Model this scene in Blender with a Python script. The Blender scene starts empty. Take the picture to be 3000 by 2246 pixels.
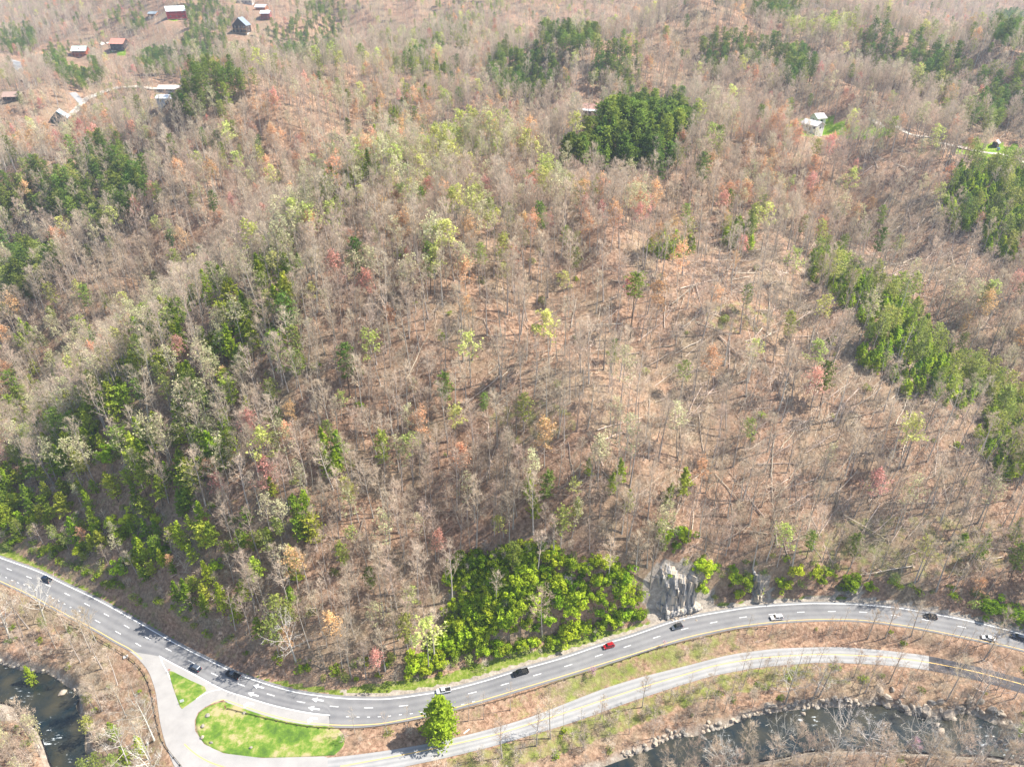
import bpy, math, random
import numpy as np
from mathutils import Vector, Matrix, Euler
from mathutils.geometry import tessellate_polygon

random.seed(7)
RS = np.random.RandomState(11)
sc = bpy.context.scene
COL = sc.collection
R = math.radians

# ------------------------------------------------------------------ camera, sky, sun, exposure
CAMH, PITCH, F = 226.0, R(31.5), 2080.0          # F in pixels of a 3000 px wide picture
cam_d = bpy.data.cameras.new("camera"); cam = bpy.data.objects.new("camera", cam_d)
COL.objects.link(cam); sc.camera = cam
cam.location = (0, 0, CAMH); cam.rotation_euler = (R(90) - PITCH, 0, 0)
cam_d.sensor_width = 36; cam_d.lens = F / 3000 * 36
cam_d.clip_start = 1.0; cam_d.clip_end = 12000

SUN_EL, SUN_AZ = R(50), R(12)                     # azimuth measured from +X towards +Y
sun_vec = Vector((math.cos(SUN_EL) * math.cos(SUN_AZ), math.cos(SUN_EL) * math.sin(SUN_AZ), math.sin(SUN_EL)))
world = bpy.data.worlds.new("World"); sc.world = world; world.use_nodes = True
wn = world.node_tree; bg = wn.nodes["Background"]
sky = wn.nodes.new("ShaderNodeTexSky"); sky.sky_type = 'NISHITA'; sky.sun_disc = False
sky.sun_elevation = SUN_EL; sky.sun_rotation = math.pi / 2 - SUN_AZ
sky.air_density = 1.0; sky.dust_density = 1.2
wn.links.new(sky.outputs[0], bg.inputs[0]); bg.inputs[1].default_value = 0.115
sd = bpy.data.lights.new("sun", 'SUN'); sd.energy = 5.0; sd.angle = R(0.55); sd.color = (1.0, 0.94, 0.85)
so = bpy.data.objects.new("sun", sd); COL.objects.link(so)
so.rotation_euler = sun_vec.to_track_quat('Z', 'Y').to_euler(); so.location = (200, 0, 400)
sc.view_settings.view_transform = 'Standard'; sc.view_settings.look = 'None'
sc.view_settings.exposure = 1.06; sc.view_settings.gamma = 1.0
sc.view_settings.use_curve_mapping = False
sc.cycles.max_bounces = 5; sc.cycles.diffuse_bounces = 2; sc.cycles.glossy_bounces = 2
sc.cycles.transmission_bounces = 3; sc.cycles.volume_bounces = 0; sc.cycles.transparent_max_bounces = 4
sc.cycles.caustics_reflective = False; sc.cycles.caustics_refractive = False

# ------------------------------------------------------------------ pixel <-> world
CT, ST = math.cos(PITCH), math.sin(PITCH)
def unproj(u, v, z):
    u = np.asarray(u, float); v = np.asarray(v, float); z = np.asarray(z, float)
    dy = F * CT + (1123 - v) * ST; dz = -F * ST + (1123 - v) * CT
    t = (z - CAMH) / dz
    return (u - 1500) * t, dy * t
def proj(x, y, z):
    dz = z - CAMH
    dep = y * CT - dz * ST
    up = y * ST + dz * CT
    dep = np.maximum(dep, 1e-3)
    return 1500 + F * x / dep, 1123 - F * up / dep, dep

# ------------------------------------------------------------------ helpers
def tag(o, label=None, cat=None, group=None, kind=None):
    if label: o['label'] = label
    if cat: o['category'] = cat
    if group: o['group'] = group
    if kind: o['kind'] = kind
    return o
def mesh(name, verts, faces, mats=(), mi=None, smooth=False):
    me = bpy.data.meshes.new(name)
    me.from_pydata([tuple(map(float, v)) for v in verts], [], [tuple(map(int, f)) for f in faces])
    for m in mats: me.materials.append(m)
    if mi is not None: me.polygons.foreach_set("material_index", np.asarray(mi, np.int32))
    if smooth: me.polygons.foreach_set("use_smooth", np.ones(len(me.polygons), bool))
    me.update(); return me
def obj(name, me, parent=None, loc=None, rot=None, scale=None):
    o = bpy.data.objects.new(name, me); COL.objects.link(o)
    if parent: o.parent = parent
    if loc is not None: o.location = loc
    if rot is not None: o.rotation_euler = rot
    if scale is not None: o.scale = scale
    return o
def empty(name, loc=(0, 0, 0), rz=0.0):
    o = bpy.data.objects.new(name, None); COL.objects.link(o); o.location = loc; o.rotation_euler = (0, 0, rz)
    o.empty_display_size = 0.5
    return o
class MB:
    def __init__(s): s.v = []; s.f = []; s.m = []
    def add(s, vs, fs, m=0):
        n = len(s.v); s.v += list(vs); s.f += [tuple(i + n for i in f) for f in fs]; s.m += [m] * len(fs)
    def box(s, c, d, m=0, rz=0, top=1.0):
        cx, cy, cz = c; a, b, h = d[0] / 2, d[1] / 2, d[2] / 2
        cr, sr = math.cos(rz), math.sin(rz); vs = []
        for k, zz in ((1.0, -h), (top, h)):
            for x, y in ((-a, -b), (a, -b), (a, b), (-a, b)):
                x *= k; y *= k
                vs.append((cx + x * cr - y * sr, cy + x * sr + y * cr, cz + zz))
        s.add(vs, [(0, 3, 2, 1), (4, 5, 6, 7), (0, 1, 5, 4), (1, 2, 6, 5), (2, 3, 7, 6), (3, 0, 4, 7)], m)
    def tube(s, pts, rad, n=5, m=0, cap=False):
        pts = [Vector(p) for p in pts]; base = len(s.v); k = len(pts)
        for i, p in enumerate(pts):
            d = (pts[min(i + 1, k - 1)] - pts[max(i - 1, 0)]).normalized()
            a = d.orthogonal().normalized(); b = d.cross(a)
            for j in range(n):
                t = 2 * math.pi * j / n
                s.v.append(tuple(p + (a * math.cos(t) + b * math.sin(t)) * rad[i]))
        for i in range(k - 1):
            for j in range(n):
                s.f.append((base + i * n + j, base + i * n + (j + 1) % n, base + (i + 1) * n + (j + 1) % n, base + (i + 1) * n + j)); s.m.append(m)
        if cap:
            s.f.append(tuple(base + j for j in range(n))[::-1]); s.m.append(m)
            s.f.append(tuple(base + (k - 1) * n + j for j in range(n))); s.m.append(m)
    def mesh(s, name, mats=(), smooth=False): return mesh(name, s.v, s.f, mats, s.m, smooth)
    def build(s, name, mats, parent=None, smooth=False, **kw):
        if not isinstance(mats, (list, tuple)): mats = (mats,)
        return obj(name, s.mesh(name, mats, smooth), parent, **kw)
def copy_tree(root, loc, rot, scale):
    r = root.copy(); COL.objects.link(r); r.location = loc; r.rotation_euler = rot; r.scale = scale
    for ch in root.children:
        c = ch.copy(); COL.objects.link(c); c.parent = r
        for g in ch.children:
            d = g.copy(); COL.objects.link(d); d.parent = c
    return r

# ------------------------------------------------------------------ materials
def nodes(m): return m.node_tree.nodes, m.node_tree.links
def mat(name, col, rough=0.8, metal=0.0, var=0.0, nscale=3.0, col2=None, bump=0.0, coord='Object', spec=0.3):
    m = bpy.data.materials.new(name); m.use_nodes = True; N, L = nodes(m); b = N["Principled BSDF"]
    b.inputs["Roughness"].default_value = rough; b.inputs["Metallic"].default_value = metal
    b.inputs["Specular IOR Level"].default_value = spec
    b.inputs["Base Color"].default_value = (*col, 1)
    if var or col2 or bump:
        tc = N.new("ShaderNodeTexCoord"); nz = N.new("ShaderNodeTexNoise"); nz.inputs["Scale"].default_value = nscale
        nz.inputs["Detail"].default_value = 5; nz.inputs["Roughness"].default_value = 0.65
        L.new(tc.outputs[coord], nz.inputs["Vector"])
        rp = N.new("ShaderNodeValToRGB"); rp.color_ramp.elements[0].position = 0.32; rp.color_ramp.elements[1].position = 0.68
        c2 = col2 if col2 else tuple(min(1, c * (1 + var)) for c in col)
        c1 = col if col2 else tuple(c * (1 - var) for c in col)
        rp.color_ramp.elements[0].color = (*c1, 1); rp.color_ramp.elements[1].color = (*c2, 1)
        L.new(nz.outputs[0], rp.inputs[0]); L.new(rp.outputs[0], b.inputs["Base Color"])
        if bump:
            bp = N.new("ShaderNodeBump"); bp.inputs["Strength"].default_value = bump; bp.inputs["Distance"].default_value = 0.2
            L.new(nz.outputs[0], bp.inputs["Height"]); L.new(bp.outputs[0], b.inputs["Normal"])
    return m
def plant_mat(name, c1, c2, trans=0.0, hue=0.02, spread=0.35):
    """two-tone plant colour: mixed per tree (object random) and by noise through the crown"""
    m = bpy.data.materials.new(name); m.use_nodes = True; N, L = nodes(m); b = N["Principled BSDF"]
    b.inputs["Roughness"].default_value = 0.75; b.inputs["Specular IOR Level"].default_value = 0.15
    oi = N.new("ShaderNodeObjectInfo"); tc = N.new("ShaderNodeTexCoord"); nz = N.new("ShaderNodeTexNoise")
    nz.inputs["Scale"].default_value = 0.9; nz.inputs["Detail"].default_value = 3
    L.new(tc.outputs["Object"], nz.inputs["Vector"])
    ma = N.new("ShaderNodeMath"); ma.operation = 'MULTIPLY_ADD'; ma.inputs[1].default_value = 0.75; ma.inputs[2].default_value = -0.3
    L.new(oi.outputs["Random"], ma.inputs[0])
    ad = N.new("ShaderNodeMath"); ad.operation = 'ADD'; ad.use_clamp = True
    L.new(ma.outputs[0], ad.inputs[0]); L.new(nz.outputs[0], ad.inputs[1])
    mx = N.new("ShaderNodeMix"); mx.data_type = 'RGBA'
    mx.inputs[6].default_value = (*c1, 1); mx.inputs[7].default_value = (*c2, 1)
    L.new(ad.outputs[0], mx.inputs[0])
    hs = N.new("ShaderNodeHueSaturation")
    wn2 = N.new("ShaderNodeTexWhiteNoise"); wn2.noise_dimensions = '1D'; L.new(oi.outputs["Random"], wn2.inputs["W"])
    mr = N.new("ShaderNodeMapRange"); mr.inputs[3].default_value = 0.5 - hue; mr.inputs[4].default_value = 0.5 + hue
    L.new(wn2.outputs["Value"], mr.inputs[0]); L.new(mr.outputs[0], hs.inputs["Hue"])
    mv = N.new("ShaderNodeMapRange"); mv.inputs[3].default_value = 1 - spread; mv.inputs[4].default_value = 1 + spread
    sp = N.new("ShaderNodeSeparateColor"); L.new(wn2.outputs["Color"], sp.inputs[0])
    L.new(sp.outputs[1], mv.inputs[0]); L.new(mv.outputs[0], hs.inputs["Value"])
    L.new(mx.outputs[2], hs.inputs["Color"]); L.new(hs.outputs[0], b.inputs["Base Color"])
    if trans:
        t = N.new("ShaderNodeBsdfTranslucent"); L.new(hs.outputs[0], t.inputs[0])
        ms = N.new("ShaderNodeMixShader"); ms.inputs[0].default_value = trans
        L.new(b.outputs[0], ms.inputs[1]); L.new(t.outputs[0], ms.inputs[2])
        L.new(ms.outputs[0], N["Material Output"].inputs["Surface"])
    return m
M = {}
M['bark'] = plant_mat("grey_bark", (0.30, 0.26, 0.22), (0.50, 0.45, 0.40), spread=0.25)
M['pale_bark'] = plant_mat("pale_bark", (0.42, 0.38, 0.32), (0.62, 0.58, 0.52), spread=0.15)
M['dark_bark'] = plant_mat("dark_bark", (0.09, 0.065, 0.05), (0.17, 0.13, 0.10))
M['twig'] = plant_mat("bare_twigs", (0.48, 0.38, 0.275), (0.72, 0.61, 0.47), trans=0.35, hue=0.012, spread=0.2)
M['twig_pink'] = plant_mat("pinkish_twigs", (0.50, 0.38, 0.285), (0.71, 0.575, 0.45), trans=0.35, hue=0.012, spread=0.2)
M['log'] = plant_mat("weathered_log", (0.34, 0.26, 0.19), (0.60, 0.50, 0.40), spread=0.4)
M['pine'] = plant_mat("pine_needles", (0.10, 0.175, 0.03), (0.27, 0.35, 0.06), trans=0.4, hue=0.025, spread=0.3)
M['knoll_pine'] = plant_mat('knoll_needles', (0.10, 0.18, 0.025), (0.29, 0.37, 0.055), trans=.4, spread=.35)
M['bright_pine'] = plant_mat("bright_needles", (0.15, 0.27, 0.015), (0.46, 0.54, 0.04), trans=0.4, hue=0.012, spread=0.2)
M['dull_pine'] = plant_mat("dull_needles", (0.22, 0.27, 0.05), (0.42, 0.45, 0.11), trans=0.4, hue=0.02, spread=0.25)
M['lime'] = plant_mat("lime_leaves", (0.42, 0.48, 0.10), (0.66, 0.68, 0.22), trans=0.4, hue=0.02, spread=0.2)
M['pale'] = plant_mat("pale_buds", (0.44, 0.44, 0.22), (0.62, 0.60, 0.34), trans=0.4, hue=0.015, spread=0.2)
M['orange'] = plant_mat("orange_buds", (0.66, 0.36, 0.18), (0.80, 0.50, 0.27), trans=0.4, hue=0.02, spread=0.2)
M['red'] = plant_mat("red_buds", (0.64, 0.26, 0.20), (0.76, 0.42, 0.34), trans=0.4, hue=0.015, spread=0.2)
M['pink'] = plant_mat("pink_blossom", (0.42, 0.22, 0.34), (0.60, 0.38, 0.50), trans=0.2, hue=0.01, spread=0.1)
M['bush'] = plant_mat("green_leaves", (0.13, 0.24, 0.006), (0.40, 0.50, 0.03), trans=0.4, hue=0.012, spread=0.28)
M['ivyleaf'] = plant_mat('ivy_leaves', (0.19, 0.33, 0.008), (0.56, 0.66, 0.05), trans=.45, hue=.014, spread=.3)
M['olive'] = plant_mat("olive_leaves", (0.22, 0.27, 0.06), (0.38, 0.42, 0.11), trans=0.35, hue=0.02, spread=0.3)
M['brush'] = plant_mat("dry_brush", (0.38, 0.30, 0.23), (0.60, 0.51, 0.41), hue=0.015, spread=0.3)
M['rock'] = mat("grey_rock", (0.17, 0.15, 0.13), 0.9, nscale=0.8, col2=(0.40, 0.36, 0.30), bump=0.5)
M['tan_rock'] = mat("tan_rock", (0.30, 0.24, 0.18), 0.9, nscale=0.6, col2=(0.55, 0.47, 0.37), bump=0.4)
M['white'] = mat("white_paint", (0.78, 0.78, 0.76), 0.7, var=0.12, nscale=2.0, coord='Generated')
M['yellow'] = mat("yellow_paint", (0.72, 0.48, 0.16), 0.7, var=0.12, nscale=2.0, coord='Generated')
M['glass'] = mat("dark_glass", (0.02, 0.025, 0.03), 0.08, spec=0.6)
M['tyre'] = mat("tyre_rubber", (0.02, 0.02, 0.02), 0.85)
M['rim'] = mat("steel_rim", (0.45, 0.45, 0.46), 0.35, 0.8)
M['tail'] = mat("red_lamp", (0.45, 0.02, 0.02), 0.3)
M['head'] = mat("clear_lamp", (0.7, 0.7, 0.68), 0.2)
M['rust_steel'] = mat("weathered_rail_steel", (0.10, 0.075, 0.05), 0.8, 0.3, nscale=1.5, col2=(0.22, 0.18, 0.12))
M['post'] = mat("weathered_post", (0.10, 0.08, 0.06), 0.9, var=0.25)
M['steel'] = mat("galvanised_steel", (0.5, 0.5, 0.5), 0.45, 0.6)

def asphalt(name, c1, c2, streak=0.25):
    m = bpy.data.materials.new(name); m.use_nodes = True; N, L = nodes(m); b = N["Principled BSDF"]
    b.inputs["Roughness"].default_value = 0.85; b.inputs["Specular IOR Level"].default_value = 0.25
    g = N.new("ShaderNodeNewGeometry"); n1 = N.new("ShaderNodeTexNoise"); n1.inputs["Scale"].default_value = 0.12; n1.inputs["Detail"].default_value = 8
    n1.inputs["Roughness"].default_value = 0.7
    L.new(g.outputs["Position"], n1.inputs["Vector"])
    n2 = N.new("ShaderNodeTexNoise"); n2.inputs["Scale"].default_value = 6; n2.inputs["Detail"].default_value = 2; L.new(g.outputs["Position"], n2.inputs["Vector"])
    at = N.new("ShaderNodeAttribute"); at.attribute_name = "across"      # tyre-polished bands along the lanes
    wv = N.new("ShaderNodeMath"); wv.operation = 'SINE'; mu = N.new("ShaderNodeMath"); mu.operation = 'MULTIPLY'; mu.inputs[1].default_value = 25.1
    L.new(at.outputs["Fac"], mu.inputs[0]); L.new(mu.outputs[0], wv.inputs[0])
    s = N.new("ShaderNodeMath"); s.operation = 'MULTIPLY_ADD'; s.inputs[1].default_value = streak * 0.4; L.new(wv.outputs[0], s.inputs[0]); L.new(n1.outputs[0], s.inputs[2])
    s2 = N.new("ShaderNodeMath"); s2.operation = 'MULTIPLY_ADD'; s2.inputs[1].default_value = 0.25; L.new(n2.outputs[0], s2.inputs[0]); L.new(s.outputs[0], s2.inputs[2])
    rp = N.new("ShaderNodeValToRGB"); rp.color_ramp.elements[0].position = 0.4; rp.color_ramp.elements[1].position = 0.85
    rp.color_ramp.elements[0].color = (*c1, 1); rp.color_ramp.elements[1].color = (*c2, 1)
    L.new(s2.outputs[0], rp.inputs[0]); L.new(rp.outputs[0], b.inputs["Base Color"])
    return m
M['hwy'] = asphalt("highway_asphalt", (0.15, 0.15, 0.155), (0.235, 0.232, 0.23))
M['ramp'] = asphalt("pale_junction_asphalt", (0.27, 0.26, 0.25), (0.38, 0.365, 0.345), 0.0)
M['side'] = asphalt("old_pale_asphalt", (0.24, 0.24, 0.24), (0.35, 0.345, 0.335), 0.35)
M['newroad'] = asphalt("new_dark_asphalt", (0.05, 0.048, 0.052), (0.085, 0.08, 0.085), 0.2)
M['gravel'] = mat("pale_gravel", (0.42, 0.37, 0.30), 0.95, nscale=0.9, col2=(0.60, 0.55, 0.48))

def ground_mat():
    m = bpy.data.materials.new("forest_floor"); m.use_nodes = True; N, L = nodes(m); b = N["Principled BSDF"]
    b.inputs["Roughness"].default_value = 0.95; b.inputs["Specular IOR Level"].default_value = 0.1
    g = N.new("ShaderNodeNewGeometry")
    def noise(sc_, det=6, rough=0.65):
        n = N.new("ShaderNodeTexNoise"); n.inputs["Scale"].default_value = sc_; n.inputs["Detail"].default_value = det
        n.inputs["Roughness"].default_value = rough; L.new(g.outputs["Position"], n.inputs["Vector"]); return n
    def ramp(src, stops):
        r = N.new("ShaderNodeValToRGB"); e = r.color_ramp.elements
        e[0].position, e[0].color = stops[0][0], (*stops[0][1], 1); e[1].position, e[1].color = stops[-1][0], (*stops[-1][1], 1)
        for p, c in stops[1:-1]:
            x = e.new(p); x.color = (*c, 1)
        L.new(src, r.inputs[0]); return r
    def mixc(f, a, b_):
        x = N.new("ShaderNodeMix"); x.data_type = 'RGBA'; L.new(f, x.inputs[0]); L.new(a, x.inputs[6]); L.new(b_, x.inputs[7]); return x.outputs[2]
    litter = ramp(noise(0.7, 10, 0.75).outputs[0], [(0.34, (0.11, 0.066, 0.040)), (0.5, (0.30, 0.185, 0.12)), (0.68, (0.56, 0.385, 0.27))])
    dry = ramp(noise(0.9, 9, 0.75).outputs[0], [(0.34, (0.11, 0.082, 0.052)), (0.52, (0.27, 0.205, 0.135)), (0.70, (0.48, 0.39, 0.28))])
    big = noise(0.035, 4); bm = ramp(big.outputs[0], [(0.45, (0, 0, 0)), (0.65, (1, 1, 1))])
    c = mixc(bm.outputs[0], litter.outputs[0], dry.outputs[0])
    # green ground cover
    gr = ramp(noise(0.5, 8, 0.7).outputs[0], [(0.32, (0.07, 0.12, 0.012)), (0.5, (0.17, 0.22, 0.03)), (0.66, (0.32, 0.30, 0.12))])
    lw = ramp(noise(0.35, 8, 0.7).outputs[0], [(0.34, (0.10, 0.20, 0.010)), (0.52, (0.18, 0.28, 0.018)), (0.64, (0.33, 0.34, 0.12))])
    def attr(nm):
        a = N.new("ShaderNodeAttribute"); a.attribute_name = nm; return a.outputs["Fac"]
    def thresh(a, nz_scale, amp=0.9):
        n = noise(nz_scale, 6); s = N.new("ShaderNodeMath"); s.operation = 'MULTIPLY_ADD'; s.inputs[1].default_value = amp; s.inputs[2].default_value = -amp / 2
        L.new(n.outputs[0], s.inputs[0]); t = N.new("ShaderNodeMath"); t.operation = 'ADD'; L.new(a, t.inputs[0]); L.new(s.outputs[0], t.inputs[1])
        r = N.new("ShaderNodeMapRange"); r.inputs[1].default_value = 0.38; r.inputs[2].default_value = 0.62; L.new(t.outputs[0], r.inputs[0]); return r.outputs[0]
    c = mixc(thresh(attr("dry_cover"), 0.2), c, dry.outputs[0])
    c = mixc(thresh(attr("grass_cover"), 0.25), c, gr.outputs[0])
    c = mixc(thresh(attr("lawn_cover"), 0.2, 0.3), c, lw.outputs[0])
    rk = ramp(noise(0.6, 8, 0.7).outputs[0], [(0.3, (0.20, 0.17, 0.14)), (0.55, (0.38, 0.33, 0.27)), (0.7, (0.56, 0.49, 0.40))])
    c = mixc(thresh(attr("rock_cover"), 0.3, 0.5), c, rk.outputs[0])
    L.new(c, b.inputs["Base Color"])
    bp = N.new("ShaderNodeBump"); bp.inputs["Strength"].default_value = 0.7; bp.inputs["Distance"].default_value = 0.6
    L.new(noise(1.6, 6, 0.7).outputs[0], bp.inputs["Height"]); L.new(bp.outputs[0], b.inputs["Normal"])
    return m
M['ground'] = ground_mat()

# ------------------------------------------------------------------ road and river outlines (picture pixels, on their own level)
W_EDGE = [(-260,1540),(-120,1588),(0,1633),(109,1672),(181,1707),(290,1759),(399,1819),(507,1880),(591,1923),(663,1958),(708,1978),(772,2000),(844,2021),(899,2032),(1000,2044),(1080,2047),(1150,2045),(1252,2031),(1322,2019),(1422,1993),(1512,1965),(1650,1926),(1760,1889),(1850,1862),(1963,1823),(2031,1806),(2122,1790),(2212,1777),(2348,1768),(2407,1767),(2500,1769),(2613,1778),(2704,1792),(2840,1818),(2953,1845),(3000,1859),(3150,1905),(3300,1960)]
Y_EDGE = [(-260,1600),(-120,1648),(0,1701),(91,1743),(181,1792),(272,1839),(340,1878),(384,1902),(416,1930),(440,1960),(452,1988),(463,2024),(470,2070),(478,2120),(494,2178),(522,2246),(560,2300)]
Y2_EDGE = [(609,2067),(630,2054),(654,2048),(681,2056),(754,2081),(826,2101),(899,2115),(1000,2123),(1080,2121),(1136,2115),(1251,2092),(1331,2072),(1422,2047),(1535,2013),(1648,1979),(1760,1944),(1850,1916),(1986,1873),(2076,1851),(2190,1830),(2348,1815),(2500,1814),(2636,1829),(2749,1849),(2885,1877),(3000,1903),(3150,1950),(3300,2010)]
GORE = [(466,1920),(500,1939),(577,1979),(654,2019),(717,2040),(808,2067),(899,2086),(967,2094)]
S_UP = [(960,2218),(1000,2215),(1130,2198),(1271,2174),(1400,2144),(1542,2104),(1660,2058),(1769,2015),(1880,1981),(2000,1952),(2136,1916),(2271,1898),(2452,1893),(2588,1903),(2714,1918),(2859,1950),(3000,1988),(3200,2050)]
S_MID = [(960,2249),(1000,2243),(1226,2201),(1452,2151),(1678,2079),(1904,2004),(2000,1977),(2090,1948),(2226,1925),(2407,1914),(2588,1922),(2714,1937),(2859,1966),(3000,2004),(3200,2068)]
S_LO = [(960,2290),(1000,2283),(1181,2245),(1300,2220),(1452,2183),(1678,2115),(1850,2053),(2000,2004),(2090,1977),(2226,1953),(2407,1938),(2588,1946),(2714,1960),(2859,1990),(3000,2030),(3200,2095)]
def sstep(t): t = np.clip(t, 0, 1); return t * t * (3 - 2 * t)
def z_side(u): return -3.5 * sstep((np.asarray(u, float) - 1000) / 900.0)
WATER_Z = -8.0
WL_UP = [(-400,1860),(-150,1905),(14,1950),(78,1966),(137,1972),(175,1995),(233,2040),(222,2068),(250,2131),(248,2185),(262,2246),(300,2330),(600,2430),(1200,2400),(1600,2300),(1811,2229),(1862,2210),(1919,2189),(1963,2165),(2044,2154),(2079,2140),(2125,2132),(2188,2104),(2275,2086),(2400,2072),(2508,2072),(2600,2064),(2644,2088),(2712,2102),(2788,2110),(2807,2090),(2861,2099),(2915,2121),(3000,2143),(3200,2190),(3500,2260)]
WL_LO = [(3500,2380),(3200,2290),(3000,2232),(2915,2213),(2807,2208),(2590,2196),(2400,2194),(2300,2214),(2200,2232),(2110,2262),(1800,2420),(1300,2560),(600,2600),(250,2420),(154,2246),(141,2212),(108,2131),(60,2100),(40,2066),(0,2055),(-200,2020),(-400,1990)]
def world_poly(px, z): 
    a = np.array(px, float); x, y = unproj(a[:, 0], a[:, 1], z); return np.stack([x, y], 1)
def interp_px(line, us):
    a = np.array(line, float); return np.interp(us, a[:, 0], a[:, 1])
def smooth_line(pts, step):
    """Catmull-Rom through world points, resampled every step metres"""
    p = np.asarray(pts, float); out = []
    n = len(p)
    for i in range(n - 1):
        p0, p1, p2, p3 = p[max(i - 1, 0)], p[i], p[i + 1], p[min(i + 2, n - 1)]
        k = max(2, int(np.linalg.norm(p2 - p1) / step))
        for t in np.arange(k) / k:
            out.append(0.5 * ((2 * p1) + (-p0 + p2) * t + (2 * p0 - 5 * p1 + 4 * p2 - p3) * t * t + (-p0 + 3 * p1 - 3 * p2 + p3) * t ** 3))
    out.append(p[-1]); return np.array(out)
def offset_line(p, d):
    t = np.gradient(p[:, :2], axis=0); t /= np.linalg.norm(t, axis=1)[:, None] + 1e-9
    q = p.copy(); q[:, 0] += -t[:, 1] * d; q[:, 1] += t[:, 0] * d; return q

w_edge = smooth_line(world_poly(W_EDGE, 0.0), 2.0)
y2_edge = smooth_line(world_poly(Y2_EDGE, 0.0), 2.0)
y_edge = smooth_line(world_poly(Y_EDGE, 0.0), 2.0)
gore = smooth_line(world_poly(GORE, 0.0), 2.0)
hi_out = offset_line(w_edge, 1.1)            # far shoulder
lo_out2 = offset_line(y2_edge[6:], -1.0)     # near shoulder, right of the junction
lo_out1 = offset_line(y_edge, -0.8)
OVAL = [(600,2073),(625,2062),(654,2055),(681,2062),(754,2087),(826,2107),(899,2121),(985,2130),(1010,2170),(985,2205),(950,2212),(768,2217),(655,2203),(600,2176),(578,2140),(574,2110),(582,2088)]
TRI = [(495,1963),(508,1966),(560,1992),(600,2010),(605,2022),(570,2050),(533,2076),(526,2068),(512,2030),(498,1985)]
oval = smooth_line(world_poly(OVAL + OVAL[:1], 0.0), 1.5)[:-1]
tri = world_poly(TRI, 0.0)
s_px = np.linspace(960, 3190, 120)
sU = np.stack(unproj(s_px, interp_px(S_UP, s_px), z_side(s_px)), 1)
sM = np.stack(unproj(s_px, interp_px(S_MID, s_px), z_side(s_px)), 1)
sL = np.stack(unproj(s_px, interp_px(S_LO, s_px), z_side(s_px)), 1)
def sm(a, k=5):
    b = a.copy()
    for _ in range(k): b[1:-1] = (b[:-2] + 2 * b[1:-1] + b[2:]) / 4
    return b
sU, sM, sL = sm(sU), sm(sM), sm(sL)
s_z = z_side(s_px)
water_poly = np.concatenate([smooth_line(world_poly(WL_UP, WATER_Z), 3.0), smooth_line(world_poly(WL_LO, WATER_Z), 3.0)])
# junction outline: bottom of the oval and the pale apron
JB = world_poly([(560,2300),(700,2330),(960,2290),(960,2218),(950,2214)], 0.0)
hwy_band = np.concatenate([hi_out, lo_out2[::-1]])
jn_poly = np.concatenate([lo_out1, JB, world_poly([(768,2219),(655,2205),(598,2178),(572,2140),(570,2110),(580,2086),(600,2070)], 0.0), world_poly([(630,2054),(654,2046)], 0.0), gore[::-1][3:], ])
# everything paved at level 0, for carving: upper shoulder, then round the junction
road_poly = np.concatenate([hi_out, lo_out2[::-1], world_poly([(985,2135),(1005,2170),(980,2214),(960,2225),(960,2290),(700,2330)], 0.0), lo_out1[::-1]])
side_poly = np.concatenate([sU, sL[::-1]])

def inside(P, Q):
    x, y = Q[:, 0], Q[:, 1]; res = np.zeros(len(Q), bool); n = len(P)
    for i in range(n):
        x1, y1 = P[i]; x2, y2 = P[(i + 1) % n]
        if y1 == y2: continue
        c = ((y1 > y) != (y2 > y)) & (x < (x2 - x1) * (y - y1) / (y2 - y1) + x1); res ^= c
    return res
def segdist(P, Q, closed=True):
    best = np.full(len(Q), 1e9); idx = np.zeros(len(Q))
    n = len(P)
    for i in range(n if closed else n - 1):
        a = P[i]; b = P[(i + 1) % n]; ab = b - a; l2 = ab @ ab + 1e-9
        t = np.clip(((Q - a) @ ab) / l2, 0, 1)
        dx = Q[:, 0] - a[0] - t * ab[0]; dy = Q[:, 1] - a[1] - t * ab[1]
        d = dx * dx + dy * dy; k = d < best; best[k] = d[k]; idx[k] = i + t[k]
    return np.sqrt(best), idx
def sdist(P, Q):
    out = np.full(len(Q), 999.0)
    lo, hi = P.min(0) - 45, P.max(0) + 45
    k = (Q[:, 0] > lo[0]) & (Q[:, 0] < hi[0]) & (Q[:, 1] > lo[1]) & (Q[:, 1] < hi[1])
    if k.any():
        q = Q[k]; d, _ = segdist(P, q); d[inside(P, q)] *= -1; out[k] = d
    return out
def thin(P, k): return P[::k]

# ------------------------------------------------------------------ terrain height
ROWS = [1700,1500,1300,1100,900,700,500,365,250,130,30,-60]
ZT = {-500:[-2,4,10,18,30,44,56,66,82,100,122,160],
      100:[2,12,25,37,50,62,72,80,95,108,118,165],
      500:[16,32,48,62,74,82,88,94,104,125,150,185],
      900:[24,42,60,76,90,100,106,110,116,132,152,185],
      1500:[26,42,60,78,96,110,112,112,122,140,155,185],
      2100:[14,32,50,68,86,100,108,114,126,145,152,185],
      2700:[9,26,44,60,78,92,106,118,128,128,140,176],
      3100:[2,20,36,52,68,84,102,112,118,122,138,172],
      3700:[-3,10,24,38,52,68,86,98,106,114,132,170]}
ctrl = []
for u, zs in ZT.items():
    for v, z in zip(ROWS, zs):
        if v == 1700 and u in (-500, 100, 3100, 3700): continue
        x, y = unproj(u, v, z); ctrl.append((float(x), float(y), z))
def addc(lst):
    for u, v, z in lst:
        x, y = unproj(u, v, z); ctrl.append((float(x), float(y), z))
FOOT = [(-150,1530),(0,1590),(90,1640),(181,1688),(294,1740),(407,1806),(542,1885),(633,1940),(768,1982),(900,2006),(1000,2016),(1090,1998),(1271,1980),(1384,1945),(1588,1898),(1723,1860),(1859,1830),(1931,1810),(2090,1769),(2253,1752),(2452,1743),(2723,1782),(2904,1812),(3000,1835),(3200,1890)]
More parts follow.
